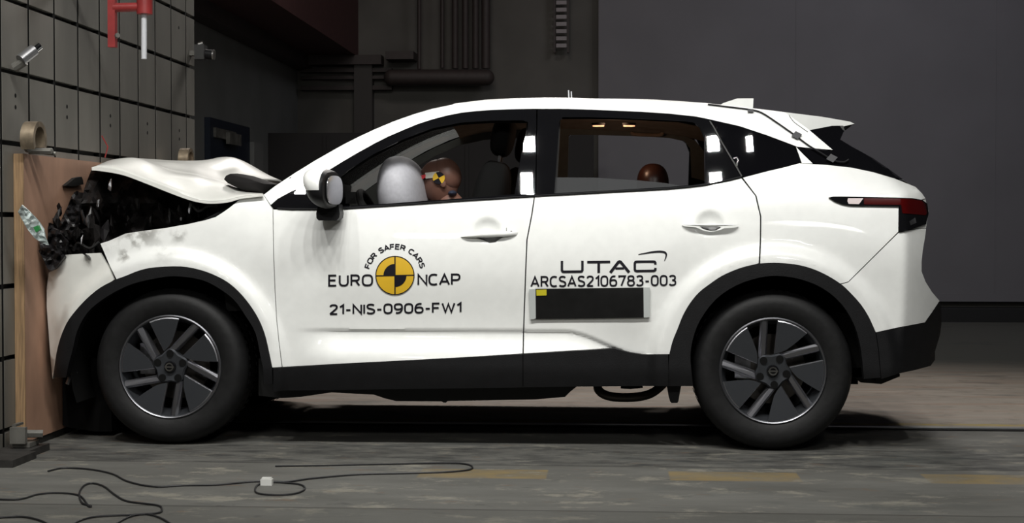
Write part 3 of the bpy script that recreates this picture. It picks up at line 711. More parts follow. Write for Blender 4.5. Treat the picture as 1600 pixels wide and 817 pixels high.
# mud flap, muffler
m = MB(); m.prism([P(x, y, .06) for x, y in ((1044, 600), (1067, 600), (1064, 604), (1060, 627), (1058, 629.5), (1049, 629.5), (1047, 627), (1043, 606), (1040, 602))], (0, .14, 0)); m.build('rear_deflector', BLACKP, CAR, False)
loop_ = smoothline([tuple(P(x, y, Y)) for x, y, Y in ((935, 598, .5), (934, 606, .46), (940, 614, .42), (955, 619.5, .40), (980, 621, .40), (1005, 618.5, .42), (1022, 612, .46), (1036, 600, .5))], 5)
m = MB(); m.tube(loop_, .021, 12); m.build('exhaust_pipe', mat('exhaust', (.07, .06, .05), .4, metal=.5), CAR)
m = MB(); m.tube([P(970, 603, .5), P(985, 604, .5), P(1004, 602, .5)], .012, 8); m.build('exhaust_bracket', BLACKP, CAR)
# handles ----------------------------------------------------------
def handle(cx, cy, L, keyhole):
    # cx,cy centre in the picture; blade shaped bar tapering to both ends
    vs = []; n = 22; k = 12
    for i in range(n+1):
        t = -1+2*i/n; x = cx+L/2*t
        if keyhole: prof = 8.4*(1-max(0, -t)**1.7)**.9 if t < 0 else 8.4*(1-.35*t**4)
        else: prof = 4.6*(1-abs(t)**1.8)
        hh = max(.35, prof); yc = cy+(4.0*max(0, -t)**1.5 if keyhole else .0)-(2 if keyhole and t > 0 else 0)*t
        yc += 0
        for j in range(k):
            a = 2*math.pi*j/k
            out = .020*(1-abs(t)**6)+.006
            p = S(x, yc-hh/2*math.sin(a), 0); base = side_y(p.x, p.z)
            vs.append(Vector((p.x, -.004+.012*(1-(1-abs(t))**.5)-out*.5*(1+math.cos(a))+min(base, .03), p.z)))
    fs = [(i*k+j, i*k+(j+1) % k, (i+1)*k+(j+1) % k, (i+1)*k+j) for i in range(n) for j in range(k)]+[tuple(range(k-1, -1, -1)), tuple(range(n*k, n*k+k))]
    o = mk('door_handle', vs, fs, WHITE, CAR, True, 60)
    hs = [o, mk('door_handle', mirror(vs), fs, WHITE, CAR, True, 60)]
    # dark scoop under the bar
    sc_ = [(cx-24, cy+3.5), (cx-10, cy+8), (cx, cy+(12 if keyhole else 9)), (cx+10, cy+(11 if keyhole else 8)), (cx+22, cy+4), (cx+8, cy+3), (cx-10, cy+3)] if keyhole else [(cx-16, cy+1.5), (cx-11, cy+5.5), (cx, cy+8.6), (cx+9, cy+8), (cx+17, cy+3), (cx+8, cy+1.5)]
    v2, f2 = triang(sc_, (), 3); p3 = [S(x, y, -.0035) for x, y in v2]; v3, f3 = solid(p3, f2, Vector((0, .002, 0)))
    gm = bpy.data.materials.get('handle_grey') or mat('handle_grey', (.10, .10, .10), .4)
    mk('handle_scoop', v3, f3, gm, hs[0])
    if keyhole:
        q = S(799, 362.5, 0); q.y = min(vs, key=lambda v: (v-q).length).y-.012
        mm = MB(); mm.lathe([(0, 0), (.0055, 0), (.0055, .01)], q, 'y', 12); mm.build('keyhole', BLKV, hs[0])
        mm = MB(); q2 = S(791.5, 362, 0); q2.y = q.y+.006; mm.tube([q2+Vector((0, 0, .018)), q2+Vector((0, 0, -.018))], .0012, 5); mm.build('cap_seam', BLKV, hs[0])
handle(764, 366.5, 91, True); handle(1109.5, 351.5, 88, False)
# mirror -----------------------------------------------------------
c = P(507, 295, -.13)
for side in (0, 1):
    def mm_(b_, name, m, par):
        if side: b_.v = mirror(b_.v)
        return b_.build(name, m, par)
    def shape(p):
        q = Vector(p)
        if q.x > .035: q.x = .035+(q.x-.035)*.15
        q.z -= .10*q.x if q.z > 0 else 0
        q.y -= q.x*.25; q.x += .18*q.y
        q.z *= 1-.15*max(0, -q.y/.12)
        q.x += -.02*(q.z/.085) if q.x < 0 else 0
        return q
    b_ = MB(); b_.ell(c, (.068, .125, .086), n=18, e=.75, f=shape); cap = mm_(b_, 'mirror_housing', BLACKP, CAR)
    b_ = MB()
    def shape2(p):
        q = shape(p); 
        if q.z < -.01: q.z = -.01+(q.z+.01)*.02
        if q.x > -.005: q.x = -.005+(q.x+.005)*.5
        return q
    b_.ell(c+Vector((-.002, -.002, .002)), (.070, .127, .087), n=18, e=.75, f=shape2); mm_(b_, 'mirror_cap', WHITE, cap)
    b_ = MB(); g = c+Vector((.0375, -.002, -.006))
    prof = [Vector((0+.25*.085*math.sin(a)*0, .092*(abs(math.cos(a))**.7)*(1 if math.cos(a) > 0 else -1), .063*(abs(math.sin(a))**.7)*(1 if math.sin(a) > 0 else -1))) for a in [2*math.pi*i/32 for i in range(32)]]
    b_.prism([g+Vector((.006+.18*p.y, p.y, p.z)) for p in prof], (.004, 0, 0)); mm_(b_, 'mirror_glass', mat('mirror_glass', (.55, .56, .58), .12, metal=.85) if not side else bpy.data.materials['mirror_glass'], cap)
    b_ = MB(); 
    ft = [P(x, y, -.07) for x, y in ((497, 320), (529, 319), (531, 334), (530, 340), (526, 344.5), (498, 344.5), (494.5, 341), (494, 333))]
    b_.prism(ft, (0, .095, 0)); mm_(b_, 'mirror_foot', BLACKP, cap)
# decals -----------------------------------------------------------
def decal(name, v2, fs, m, off=-.0025, th=.0015, parent=CAR):
    p3 = [S(x, y, off) for x, y in v2]; vs, f2 = solid(p3, [tuple(f) for f in fs], Vector((0, th, 0)), back=False)
    return mk(name, vs, f2, m, parent, True, 40)
GL = {
 'E': (.56, [[(.56, 1), (0, 1), (0, 0), (.56, 0)], [(0, .52), (.5, .52)]], ''),
 'F': (.54, [[(.54, 1), (0, 1), (0, 0)], [(0, .5), (.48, .5)]], ''),
 'U': (.64, [[(0, 1), (0, .8), (0, .5), (0, .3), (.05, .12), (.16, .02), (.32, 0), (.48, .02), (.59, .12), (.64, .3), (.64, .5), (.64, .8), (.64, 1)]], 's'),
 'R': (.62, [[(0, 0), (0, 1), (.38, 1), (.52, .96), (.58, .85), (.59, .73), (.57, .6), (.5, .51), (.38, .48), (0, .48)], [(.34, .48), (.62, 0)]], ''),
 'P': (.60, [[(0, 0), (0, 1), (.38, 1), (.52, .96), (.59, .85), (.60, .72), (.58, .58), (.5, .48), (.38, .44), (0, .44)]], ''),
 'O': (.74, [[(.37, 1), (.16, .97), (.04, .84), (0, .66), (0, .34), (.04, .16), (.16, .03), (.37, 0), (.58, .03), (.70, .16), (.74, .34), (.74, .66), (.70, .84), (.58, .97), (.37, 1)]], 's'),
 '0': (.60, [[(.30, 1), (.13, .96), (.03, .84), (0, .66), (0, .34), (.03, .16), (.13, .04), (.30, 0), (.47, .04), (.57, .16), (.60, .34), (.60, .66), (.57, .84), (.47, .96), (.30, 1)]], 's'),
 'N': (.64, [[(0, 0), (0, 1), (.64, 0), (.64, 1)]], ''),
 'C': (.60, [[(.60, .94), (.46, .99), (.34, 1), (.16, .96), (.04, .82), (0, .64), (0, .36), (.04, .18), (.16, .04), (.34, 0), (.46, .01), (.60, .06)]], 's'),
 'A': (.72, [[(0, 0), (.36, 1), (.72, 0)], [(.12, .30), (.60, .30)]], ''),
 'S': (.58, [[(.56, .90), (.44, .98), (.29, 1), (.13, .97), (.03, .86), (.03, .70), (.12, .58), (.29, .52), (.46, .45), (.57, .33), (.57, .15), (.46, .03), (.29, 0), (.12, .02), (0, .11)]], 's'),
 'I': (.0, [[(0, 0), (0, 1)]], ''),
 'W': (.98, [[(0, 1), (.25, 0), (.49, .92), (.73, 0), (.98, 1)]], ''),
 '-': (.34, [[(0, .42), (.34, .42)]], ''),
 '1': (.26, [[(0, .76), (.26, 1), (.26, 0)]], ''),
 '2': (.58, [[(.03, .82), (.07, .93), (.17, .99), (.30, 1), (.44, .98), (.54, .88), (.56, .74), (.51, .60), (.42, .48), (.22, .25), (.01, .01)], [(.0, 0), (.58, 0)]], 's'),
 '3': (.57, [[(.02, .88), (.12, .97), (.28, 1), (.44, .97), (.53, .86), (.53, .69), (.44, .57), (.26, .53)], [(.26, .53), (.45, .49), (.56, .38), (.57, .2), (.49, .05), (.28, 0), (.11, .02), (0, .12)]], 's'),
 '6': (.60, [[(.50, .97), (.36, 1), (.17, .93), (.05, .75), (0, .5), (0, .3), (.05, .1), (.17, .01), (.32, 0), (.48, .03), (.58, .15), (.60, .32), (.56, .49), (.46, .58), (.30, .60), (.12, .56), (.01, .44)]], 's'),
 '7': (.58, [[(0, .86), (0, 1), (.58, 1), (.22, 0)]], ''),
 '8': (.60, [[(.30, 1), (.14, .97), (.05, .87), (.05, .68), (.14, .57), (.30, .54), (.46, .57), (.55, .68), (.55, .87), (.46, .97), (.30, 1)], [(.30, .54), (.12, .50), (.01, .36), (.01, .17), (.11, .04), (.30, 0), (.49, .04), (.59, .17), (.59, .36), (.48, .50), (.30, .54)]], 's')}
w6, p6, f6 = GL['6']; GL['9'] = (w6, [[(w6-x, 1-y) for x, y in q] for q in p6], 's')
def stroke_line(name, body, x0, x1, yb0, yb1, cap, sw, gap=.26, off=-.0025):
    """letters as strokes; (x0,x1) outer left and right, yb baselines left and right, cap height, sw stroke width, all in picture units"""
    tot = sum(GL[c][0] for c in body)+gap*(len(body)-1); W_ = (x1-x0-sw); pos = 0; V = []; FS = []
    for c in body:
        w_, paths, fl_ = GL[c]
        for q in paths:
            pp = []
            for x, y in q:
                t = (pos+x)/tot; pp.append((x0+sw/2+W_*t, yb0+(yb1-yb0)*t-sw/2-y*(cap-sw)))
            if fl_ == 's' and len(pp) > 3: pp = smoothline(pp, 3)
            v, f = stroke(pp, sw); n = len(V); V += v; FS += [tuple(i+n for i in ff) for ff in f]
        pos += w_+gap
    return decal(name, V, FS, INK, off)
def stroke(pts, w_):
    v = []
    cl = math.dist(pts[0], pts[-1]) < 1e-6 and len(pts) > 3
    for i, (x, y) in enumerate(pts):
        a = pts[i-1] if i else (pts[-2] if cl else None); b_ = pts[i+1] if i < len(pts)-1 else (pts[1] if cl else None)
        if a and b_:
            d1 = Vector((x-a[0], y-a[1])).normalized(); d2 = Vector((b_[0]-x, b_[1]-y)).normalized(); nn = Vector((-(d1+d2).y, (d1+d2).x)).normalized(); k = 1/max(.45, nn.dot(Vector((-d1.y, d1.x))))
        else:
            d1 = Vector((b_[0]-x, b_[1]-y)).normalized() if b_ else Vector((x-a[0], y-a[1])).normalized(); nn = Vector((-d1.y, d1.x)); k = 1
            if not isinstance(w_, list): s2 = (-1 if b_ else 1)*w_*.5*0; x += d1.x*s2; y += d1.y*s2
        ww = w_[i] if isinstance(w_, list) else w_
        v += [(x+nn.x*ww/2*k, y+nn.y*ww/2*k), (x-nn.x*ww/2*k, y-nn.y*ww/2*k)]
    return v, [(2*i, 2*i+2, 2*i+3, 2*i+1) for i in range(len(pts)-1)]
stroke_line('rating_lettering', 'EURO', 512.8, 582.8, 447.6, 447.0, 18.6, 2.8, .28)
stroke_line('rating_lettering', 'NCAP', 652.2, 719.4, 446.1, 445.5, 18.4, 2.8, .22)
stroke_line('test_number_lettering', '21-NIS-0906-FW1', 514.2, 721.0, 492.0, 488.6, 16.6, 2.75, .24)
stroke_line('report_number_lettering', 'ARCSAS2106783-003', 828.8, 1056.6, 448.7, 446.6, 17.4, 2.6, .27)
# arc text
def arc_text(name, body, cx, cy, r, a0, a1, cap, sw, gap=.24):
    tot = sum(.28 if c == ' ' else GL[c][0] for c in body)+gap*(len(body)-1); pos = 0; V = []; FS = []
    for c in body:
        if c == ' ': pos += .28+gap; continue
        w_, paths, fl_ = GL[c]
        am = math.radians(a0-(a0-a1)*(pos+w_/2)/tot); sc = math.radians(a0-a1)*(r+cap/2)/tot
        for q in paths:
            pp = []
            for x, y in q:
                lx = (x-w_/2)*sc; rr_ = r+sw/2+y*(cap-sw)
                pp.append((cx+rr_*math.cos(am)+lx*math.sin(am), cy-rr_*math.sin(am)+lx*math.cos(am)))
            if fl_ == 's' and len(pp) > 3: pp = smoothline(pp, 2)
            v, f = stroke(pp, sw); n = len(V); V += v; FS += [tuple(i+n for i in ff) for ff in f]
        pos += w_+gap
    return decal(name, V, FS, INK)
arc_text('slogan_lettering', 'FOR SAFER CARS', 617.1, 430.2, 40.6, 164.5, 16.5, 8.8, 1.75)
def disc(cx, cy, r, a0=0, a1=360, n=40, r0=0):
    v = []; 
    if r0 == 0:
        v = [(cx, cy)]+[(cx+r*math.cos(math.radians(a0+(a1-a0)*i/n)), cy-r*math.sin(math.radians(a0+(a1-a0)*i/n))) for i in range(n+1)]
        return v, [(0, i, i+1) for i in range(1, n+1)]
    for i in range(n+1):
        a = math.radians(a0+(a1-a0)*i/n)
        v += [(cx+r*math.cos(a), cy-r*math.sin(a)), (cx+r0*math.cos(a), cy-r0*math.sin(a))]
    return v, [(2*i, 2*i+2, 2*i+3, 2*i+1) for i in range(n)]
ccx, ccy = 617.1, 430.2
em = decal('target_emblem', *triang([tuple(q) for q in disc(ccx, ccy, 30.3, 0, 354, 59)[0][1:]], (), 5), YEL, -.0025, .0015)
for args in ((30.6, 0, 360, 48, 29.2), (18, 90, 180, 12), (18, 270, 360, 12)):
    v, f = disc(ccx, ccy, *args); decal('emblem_mark', v, f, INK, -.0038, .0008, em)
for q in ([(ccx-.9, ccy-30), (ccx+.9, ccy-30), (ccx+.9, ccy+30), (ccx-.9, ccy+30)], [(ccx-30, ccy-.2), (ccx-30, ccy+1.4), (ccx+30, ccy+.4), (ccx+30, ccy-1.2)]):
    v2, fs = triang(q, (), 5); decal('emblem_mark', v2, fs, INK, -.0042, .0008, em)
SV = []; SF = []
def addst(pts, w_):
    v, f = stroke(pts, w_); n = len(SV); SV.extend(v); SF.extend([tuple(i+n for i in q) for q in f])
addst([(878, 407.6), (878, 422.5), (879, 424), (881, 424.4), (907, 424.1), (909, 423.6), (910, 422), (910, 407.4)], 3.7)
addst([(917.5, 409.4), (953.4, 409.0)], 3.6); addst([(935.5, 409), (935.5, 426)], 4.2)
addst([(953.6, 425.8), (966, 409.6), (968, 408.6), (970, 409.4), (983, 425.4)], 4.4); addst([(961.5, 419.2), (975, 419.0)], 3.2)
addst([(1024, 413), (1024, 410.5), (1023, 409), (1021, 408.6), (995, 408.8), (993, 409.2), (991.9, 411), (991.9, 421), (992.8, 422.8), (995, 423.4), (1021, 423.0), (1023, 422.4), (1024, 421), (1024, 418.4)], 3.7)
decal('laboratory_lettering', SV, SF, INK)
sw = smoothline([(997.4, 397.4), (1008, 395.6), (1019, 393.8), (1030, 392.9), (1038, 393.9), (1041, 397), (1040.3, 402), (1038, 407.6)], 4)
v, f = stroke(sw, [.5+2.6*math.sin(math.pi*min(1, i/(len(sw)-1)*.95+.03))**1.0 for i in range(len(sw))]); decal('laboratory_swoosh', v, f, INK)
def quadpanel(name, q, m, off, par, th=.004):
    v2, fs = triang(q, (), 12); p3 = [S(x, y, off) for x, y in v2]; vs, f2 = solid(p3, fs, Vector((0, th, 0))); return mk(name, vs, f2, m, par, True, 40)
bp_ = quadpanel('black_board', [(836.7, 451.3), (1005.4, 449.2), (1005.9, 496.4), (837.4, 498.6)], BLKV, -.012, CAR, .008)
quadpanel('board_end_strip', [(826.6, 452), (836.7, 451.5), (837.2, 497), (834, 498.6), (828.5, 499)], STRIP, -.014, bp_, .01)
quadpanel('board_end_strip', [(1005.4, 449.2), (1015.4, 449.2), (1015, 495.5), (1007, 496.2), (1005.9, 495.6)], STRIP, -.014, bp_, .01)
tag(quadpanel('colour_patch', [(838, 452.8), (853.9, 452.4), (854, 461.4), (838.3, 461.8)], YSTK, -.0145, bp_, .002), 'yellow patch on the corner')
# roof items: fin, pins, cable + tape
m = MB(); ff = [P(x, y, WID/2) for x, y in ((1122, 166), (1130, 161.5), (1151, 154.6), (1176.5, 154.4), (1175.5, 174), (1122, 172))]
vs = [p+Vector((0, -.03 if p.z < 1.63 else -.006, 0)) for p in ff]; vs += [Vector((p.x, WID-p.y, p.z)) for p in vs]
n = len(ff); m.add(vs, [tuple(range(n)), tuple(range(2*n-1, n-1, -1))]+[(i, (i+1) % n, n+(i+1) % n, n+i) for i in range(n)]); m.build('shark_fin_antenna', WHITE, CAR, False)
for x_, yt in ((889, 141), (893.3, 143)):
    m = MB(); m.tube([P(x_, 158, .6), P(x_-.6, yt, .6)], .0032, 8); m.build('roof_pin', WTUBE, CAR)
m = MB(); m.box(P(868, 157, .6)+Vector((0, -.02, 0)), P(905, 153.6, .6)+Vector((0, .02, 0))); m.build('pin_base', STEEL, CAR, False)
cab = smoothline([(1106, 162.8), (1140, 167), (1172, 171), (1190, 176), (1212, 190), (1240, 209.5), (1262, 226), (1285, 240), (1302, 250), (1318, 253), (1326, 249)], 4)
m = MB(); m.tube([S(x, y, -.006) for x, y in cab], .0032, 6); ro = m.build('roof_cable', CABLE, CAR)
for i, (x, y, s_, a) in enumerate(((1173, 172.5, 4.5, 0), (1245, 211, 6, .6), (1300, 247, 6.5, .6))):
    q = [(x+s_*(math.cos(a)*u-math.sin(a)*v), y+s_*(.75 if i else .5)*(math.sin(a)*u+math.cos(a)*v)) for u, v in ((-1, -1), (1, -1), (1, 1), (-1, 1))]
    quadpanel('cable_tape', q, TAPEG, -.011, ro, .004)
# wheels -----------------------------------------------------------
def wheel(c, rot, name, far=False):
    """c = centre of outer face"""
    R = WRAD; rr = .233
    W_ = MB()
    prof = [(rr-.012, .02), (rr+.0, .012), (rr+.012, .004), (rr+.035, -.004), (rr+.062, -.008), (rr+.085, -.002), (R-.018, .012), (R-.006, .03), (R, .055), (R, .10), (R-.002, .105), (R-.002, .112), (R, .117), (R, .19), (R-.008, .215), (R-.03, .232), (rr+.02, .235), (rr-.01, .22)]
    W_.lathe(prof, c, 'y', 72)
    T = W_
    for k in range(60):
        a = 2*math.pi*k/60
        for y0 in (.03, .19):
            p = c+Vector((math.cos(a)*(R+.0005), y0, math.sin(a)*(R+.0005))); t = Vector((-math.sin(a), 0, math.cos(a))); rd = Vector((math.cos(a), 0, math.sin(a)))
            w1 = .009; off = Vector((0, .05 if y0 < .1 else .03, 0))
            rd0 = rd*(-.012 if y0 < .1 else 0)
            T.add([p-t*w1+rd0, p+t*w1+rd0, p+t*w1+off, p-t*w1+off, p-t*w1+rd*.003+rd0, p+t*w1+rd*.003+rd0, p+t*w1+off+rd*.003, p-t*w1+off+rd*.003], [(0, 1, 2, 3), (4, 7, 6, 5), (0, 4, 5, 1), (2, 6, 7, 3), (1, 5, 6, 2), (0, 3, 7, 4)])
    tyre = W_.build('wheel', RUB, CAR)
    # barrel
    B = MB(); B.lathe([(rr+.002, .010), (rr-.004, .006), (rr-.010, .009), (rr-.016, .03), (rr-.03, .06), (rr-.035, .2)], c, 'y', 64); B.build('rim', ALLOY, tyre)
    B = MB(); B.lathe([(rr+.001, .0065), (rr-.003, .003), (rr-.0065, .0055)], c, 'y', 72); B.build('rim_lip', ALLOYS, tyre)
    B = MB(); B.lathe([(0, .115), (.155, .115), (.155, .135), (0, .135)], c, 'y', 40); B.build('brake_disc', mat('disc_steel', (.12, .11, .10), .35, metal=.9) if 'disc_steel' not in bpy.data.materials else bpy.data.materials['disc_steel'], tyre)
    B = MB(); B.lathe([(0, .16), (rr-.03, .16), (rr-.03, .17)], c, 'y', 40); B.build('rim_back', DARK, tyre)
    B = MB(); cc = c+Vector((-.12, .085, .03)); B.box(cc+Vector((-.04, 0, -.07)), cc+Vector((.03, .03, .07))); B.build('brake_caliper', METAL, tyre, False)
    Rr = rr-.008
    def pt(u, v, y, k):
        a = math.radians(rot+72*k); x = u*math.cos(a)-v*math.sin(a); z = u*math.sin(a)+v*math.cos(a)
        dish = .022*(1-min(1, math.hypot(u, v)))**1.0
        return c+Vector((x*Rr, y+dish, z*Rr))
    def pol(r_, a_): return (r_*math.cos(math.radians(a_)), r_*math.sin(math.radians(a_)))
    for k in range(5):
        arc = [pol(1.0, a) for a in (85, 78, 71, 64, 57, 49)]
        poly = arc+[pol(.74, 51.5), pol(.50, 58), pol(.40, 68), (.03, .335)]
        n = len(poly)
        bl = MB(); inn = [(x*.965+.006, y*.965+.006) for x, y in poly]
        vs = [pt(u, v, .022, k) for u, v in poly]+[pt(u, v, .010, k) for u, v in poly]+[pt(u*.955+.016, v*.955+.010, .0045, k) for u, v in poly]
        bl.m = 1; bl.add(vs, [(i, (i+1) % n, n+(i+1) % n, n+i) for i in range(n)]+[(n+i, n+(i+1) % n, 2*n+(i+1) % n, 2*n+i) for i in range(n)])
        bl.m = 0; bl.add(vs[2*n:], [tuple(range(n))])
        bl.build('blade', [ALLOY, ALLOYB], tyre, True, 15)
        s_ = MB()
        a1 = [(-.245, .965), (-.09, .99), (-.115, .32), (-.27, .26)]
        vs = [pt(u, v, .05, k) for u, v in a1]+[pt(u, v, .02, k) for u, v in a1]+[pt(-.20, .97, .008, k), pt(-.125, .985, .012, k), pt(-.15, .32, .006, k), pt(-.23, .28, .004, k)]
        s_.m = 1; s_.add(vs, [(0, 1, 5, 4), (1, 2, 6, 5), (2, 3, 7, 6), (3, 0, 4, 7), (4, 5, 9, 8), (6, 7, 11, 10), (7, 4, 8, 11)])
        s_.m = 0; s_.add(vs, [(5, 6, 10, 9), (8, 9, 10, 11)]); s_.build('spoke', [ALLOYS, ALLOYB], tyre, False)
    hb = MB(); n = 40; hp = []
    for i in range(n):
        a = 2*math.pi*i/n; hp.append((.335+.035*math.cos(5*(a-math.radians(60)))) )
    v0 = [c+Vector((hp[i]*Rr*math.cos(2*math.pi*i/n+math.radians(rot)), .055, hp[i]*Rr*math.sin(2*math.pi*i/n+math.radians(rot)))) for i in range(n)]
    v1 = [p+Vector((0, -.035, 0)) for p in v0]; v2 = [c+Vector(((p-c).x*.9, .012, (p-c).z*.9)) for p in v0]; v3 = [c+Vector(((p-c).x*.4, .018, (p-c).z*.4)) for p in v0]
    hb.add(v0+v1+v2+v3+[c+Vector((0, .018, 0))], [(q*n+i, q*n+(i+1) % n, (q+1)*n+(i+1) % n, (q+1)*n+i) for q in range(3) for i in range(n)]+[(3*n+i, 3*n+(i+1) % n, 4*n) for i in range(n)])
    hb.build('hub', ALLOY, tyre)
    for k in range(5):
        a = math.radians(rot-12+72*k-10+82)
        q = c+Vector((math.cos(a)*Rr*.27, .006, math.sin(a)*Rr*.27))
        B = MB(); B.lathe([(.0165, .012), (.0165, .0045), (.0, .0045)], q, 'y', 18); B.build('lug_hole', DARK, tyre)
    B = MB(); B.lathe([(0, .0), (.022, .001), (.0255, .004), (.0275, .02)], c+Vector((0, .002, 0)), 'y', 28); B.build('centre_cap', GLOSSB, tyre)
    B = MB(); B.lathe([(.013, 0), (.019, 0), (.019, .003), (.013, .003)], c+Vector((0, -.001, 0)), 'y', 28, True); B.box(c+Vector((-.021, -.0015, -.0035)), c+Vector((.021, .0015, .0035))); B.build('cap_emblem', CHROME, tyre)
    if far:
        for o in [tyre]+list(tyre.children):
            me = o.data
            for v in me.vertices:
                wy = v.co.y+ORG[CAR.name].y; v.co.y = WID-wy-ORG[CAR.name].y
            me.flip_normals()
    return tyre
WFc = Vector((WF.x, .035, ZW)); WRc = Vector((WR.x, .03, ZW))
wheel(WRc, 0, 'rear'); wheel(WFc, 30, 'front')
wheel(WRc, 20, 'rear', True); wheel(WFc, 50, 'front', True)
# bonnet -----------------------------------------------------------
def rows_loft(name, rows, m, par, N_=40, sub=4, th=.006, seed=0, amp=.0):
    R3 = []
    for Y, pts in rows:
        sl = smoothline(pts, 8); 
        L = [0]
        for a, b_ in zip(sl, sl[1:]): L.append(L[-1]+math.dist(a, b_))
        row = []
        for i in range(N_+1):
            t = L[-1]*i/N_; k = max(j for j in range(len(L)) if L[j] <= t+1e-9); k = min(k, len(sl)-2)
            u = (t-L[k])/max(1e-6, L[k+1]-L[k]); x = sl[k][0]+(sl[k+1][0]-sl[k][0])*u; y = sl[k][1]+(sl[k+1][1]-sl[k][1])*u
            row.append(tuple(P(x, y, Y)))
        R3.append(row)
    cols = [smoothline([R3[r_][i] for r_ in range(len(R3))], sub) for i in range(N_+1)]
    M_ = len(cols[0]); vs = []
    for i, cc_ in enumerate(cols):
        for j, p in enumerate(cc_):
            p = Vector(p); p.x = max(p.x, XB+.012+.004*(j % 3))
            if amp: p.z += amp*(noise.noise(p*5+Vector((seed, 0, 0))))*min(1, j/4)
            vs.append(p)
    fs = [(i*M_+j, i*M_+j+1, (i+1)*M_+j+1, (i+1)*M_+j) for i in range(N_) for j in range(M_-1)]
    v, f = solid(vs, fs, Vector((0, 0, -th))); return mk(name, v, f, m, par, True, 35)
hood_rows = [
 (.06, [(143.5, 263.5), (157, 264.5), (191, 270.5), (225.5, 283), (262, 297.5), (287.4, 307), (308, 313), (329, 315.5), (356, 313.5), (378, 307.6), (411, 304)]),
 (.09, [(143.5, 262.5), (159, 260), (191, 263), (225.5, 273), (262, 286), (287.4, 296), (308, 303), (329, 306), (356, 305), (378, 303), (411, 303)]),
 (.32, [(145, 261.5), (163, 254.5), (185, 250.5), (214, 250.5), (241.6, 260), (273, 269.5), (304, 276), (325, 282), (350, 287), (372, 296), (411, 301.5)]),
 (.62, [(150, 259.5), (168, 253), (188, 249.5), (216, 249.2), (242, 256), (273, 264), (304, 270), (325, 276), (350, 282), (375, 287), (411, 291)]),
 (.95, [(155, 258), (172, 251), (190, 248.6), (217, 248.5), (242, 250.4), (273, 252), (304, 256), (325, 262), (346, 268), (372, 268), (410, 280)]),
 (1.25, [(158, 260), (176, 252), (194, 249), (219, 249.5), (245, 251), (275, 252), (304, 251.5), (325, 248.7), (343, 245), (362, 246.5), (385, 256), (410, 267.5), (439, 281)]),
 (1.60, [(160, 268), (180, 262), (200, 260), (222, 262), (250, 266), (280, 268), (306, 268), (327, 262), (345, 257), (365, 259), (390, 268), (412, 279), (438, 290)]),
 (1.78, [(165, 290), (200, 286), (250, 290), (300, 300), (345, 302), (390, 302), (436, 303)])]
rows_loft('bonnet', hood_rows, WHITE2, CAR, 44, 5, .008, 3, .012)
# dark oval opening at the rear edge of bonnet
ov = [(350, 280), (353, 274.5), (360, 271.4), (370.7, 271), (387, 274), (408, 281), (429, 288), (421, 295), (412, 302), (400, 301.2), (387, 299.5), (374, 294.5), (366, 291), (356, 286)]
vs = [P(x, y, .30) for x, y in ov]; cen = P(385, 286, .34); m = MB()
n = len(ov); mid = [P(386+(x-386)*.6, 286+(y-286)*.6, .27) for x, y in ov]
m.add(vs+mid+[P(386, 286, .26)], [(i, (i+1) % n, n+(i+1) % n, n+i) for i in range(n)]+[(n+i, n+(i+1) % n, 2*n) for i in range(n)])
back = [p+Vector((0, .12, 0)) for p in vs]; m.add(vs+back, [(i, (i+1) % n, n+(i+1) % n, n+i) for i in range(n)]+[tuple(range(n, 2*n))])
m.build('cowl_cover', mat('cowl_black', (.014, .013, .013), .8, noisy=.1, spec=.15), CAR)
# cowl to windscreen base (dark)
m = MB(); m.prism([P(x, y, .12) for x, y in ((395, 306), (413, 302), (437, 287), (455, 276), (450, 300), (425, 322))], (0, WID-.24, 0)); m.build('scuttle', BLACKP, CAR, False)
# engine bay: crushed mass
em_ = [(143, 265), (160, 267), (191, 273), (225, 285), (262, 300), (290, 311), (329, 319), (356, 317), (374, 312), (366, 322), (352, 334), (330, 345), (294, 354), (214, 366), (180, 378), (160, 386), (165, 402), (130, 402), (100, 404), (88, 420), (80, 424), (76, 412), (66, 395), (62, 378), (72, 372), (76, 350), (82, 358), (92, 352), (102, 330), (112, 308), (116, 300), (118, 310), (126, 318), (133, 290)]
v2, fs = triang(em_, (), 6)
p3 = []
for x, y in v2:
    d = .30+.12*noise.noise(Vector((x*.03, y*.03, 2)))+(.03+.07*sst(160, 110, x))*noise.noise(Vector((x*.09, y*.09, 7)))
    d = max(.1, d)-.14*sst(110, 75, x)
    q_ = P(x, y, d); q_.x = max(q_.x, XB+.004); p3.append(q_)
v_, f_2 = solid(p3, fs, Vector((0, 1.15, 0))); mk('crushed_engine_bay', v_, f_2, JUNK, CAR, False)
m = MB(); m.box((XB+.06, .42, .20), (WF.x+.35, WID-.42, .95)); m.build('engine_block', DARK, CAR, False)
rnd = random.Random(11)
def shard(cx, cy, Y, s_, m_, nm):
    mm = MB(); c_ = P(cx, cy, Y); k = 5; pts = []
    for i in range(k):
        a = 2*math.pi*i/k+rnd.uniform(-.4, .4); r_ = s_*rnd.uniform(.45, 1)
        pts.append(Vector((r_*math.cos(a)*.38, rnd.uniform(-.12, .12)*s_, r_*math.sin(a)*1.5)))
    q = Matrix.Rotation(rnd.uniform(-.9, .9), 3, 'X') @ Matrix.Rotation(rnd.uniform(-.9, .9), 3, 'Z')
    pts = [c_+q @ p for p in pts]; mm.add(pts+[c_+q @ Vector((0, -.3*s_, 0))], [(i, (i+1) % k, k) for i in range(k)]); mm.add([p+Vector((0, .01, 0)) for p in pts], [tuple(range(k))])
    return mm.build(nm, m_, CAR, False)
BITD = mat('torn_plastic', (.012, .011, .012), .4, noisy=.3)
for i in range(22): shard(rnd.uniform(84, 165), rnd.uniform(322, 398), rnd.uniform(.12, .26), rnd.uniform(.03, .08), rnd.choice((BITD, JUNK, BITD, JUNK)), 'torn_fragment')
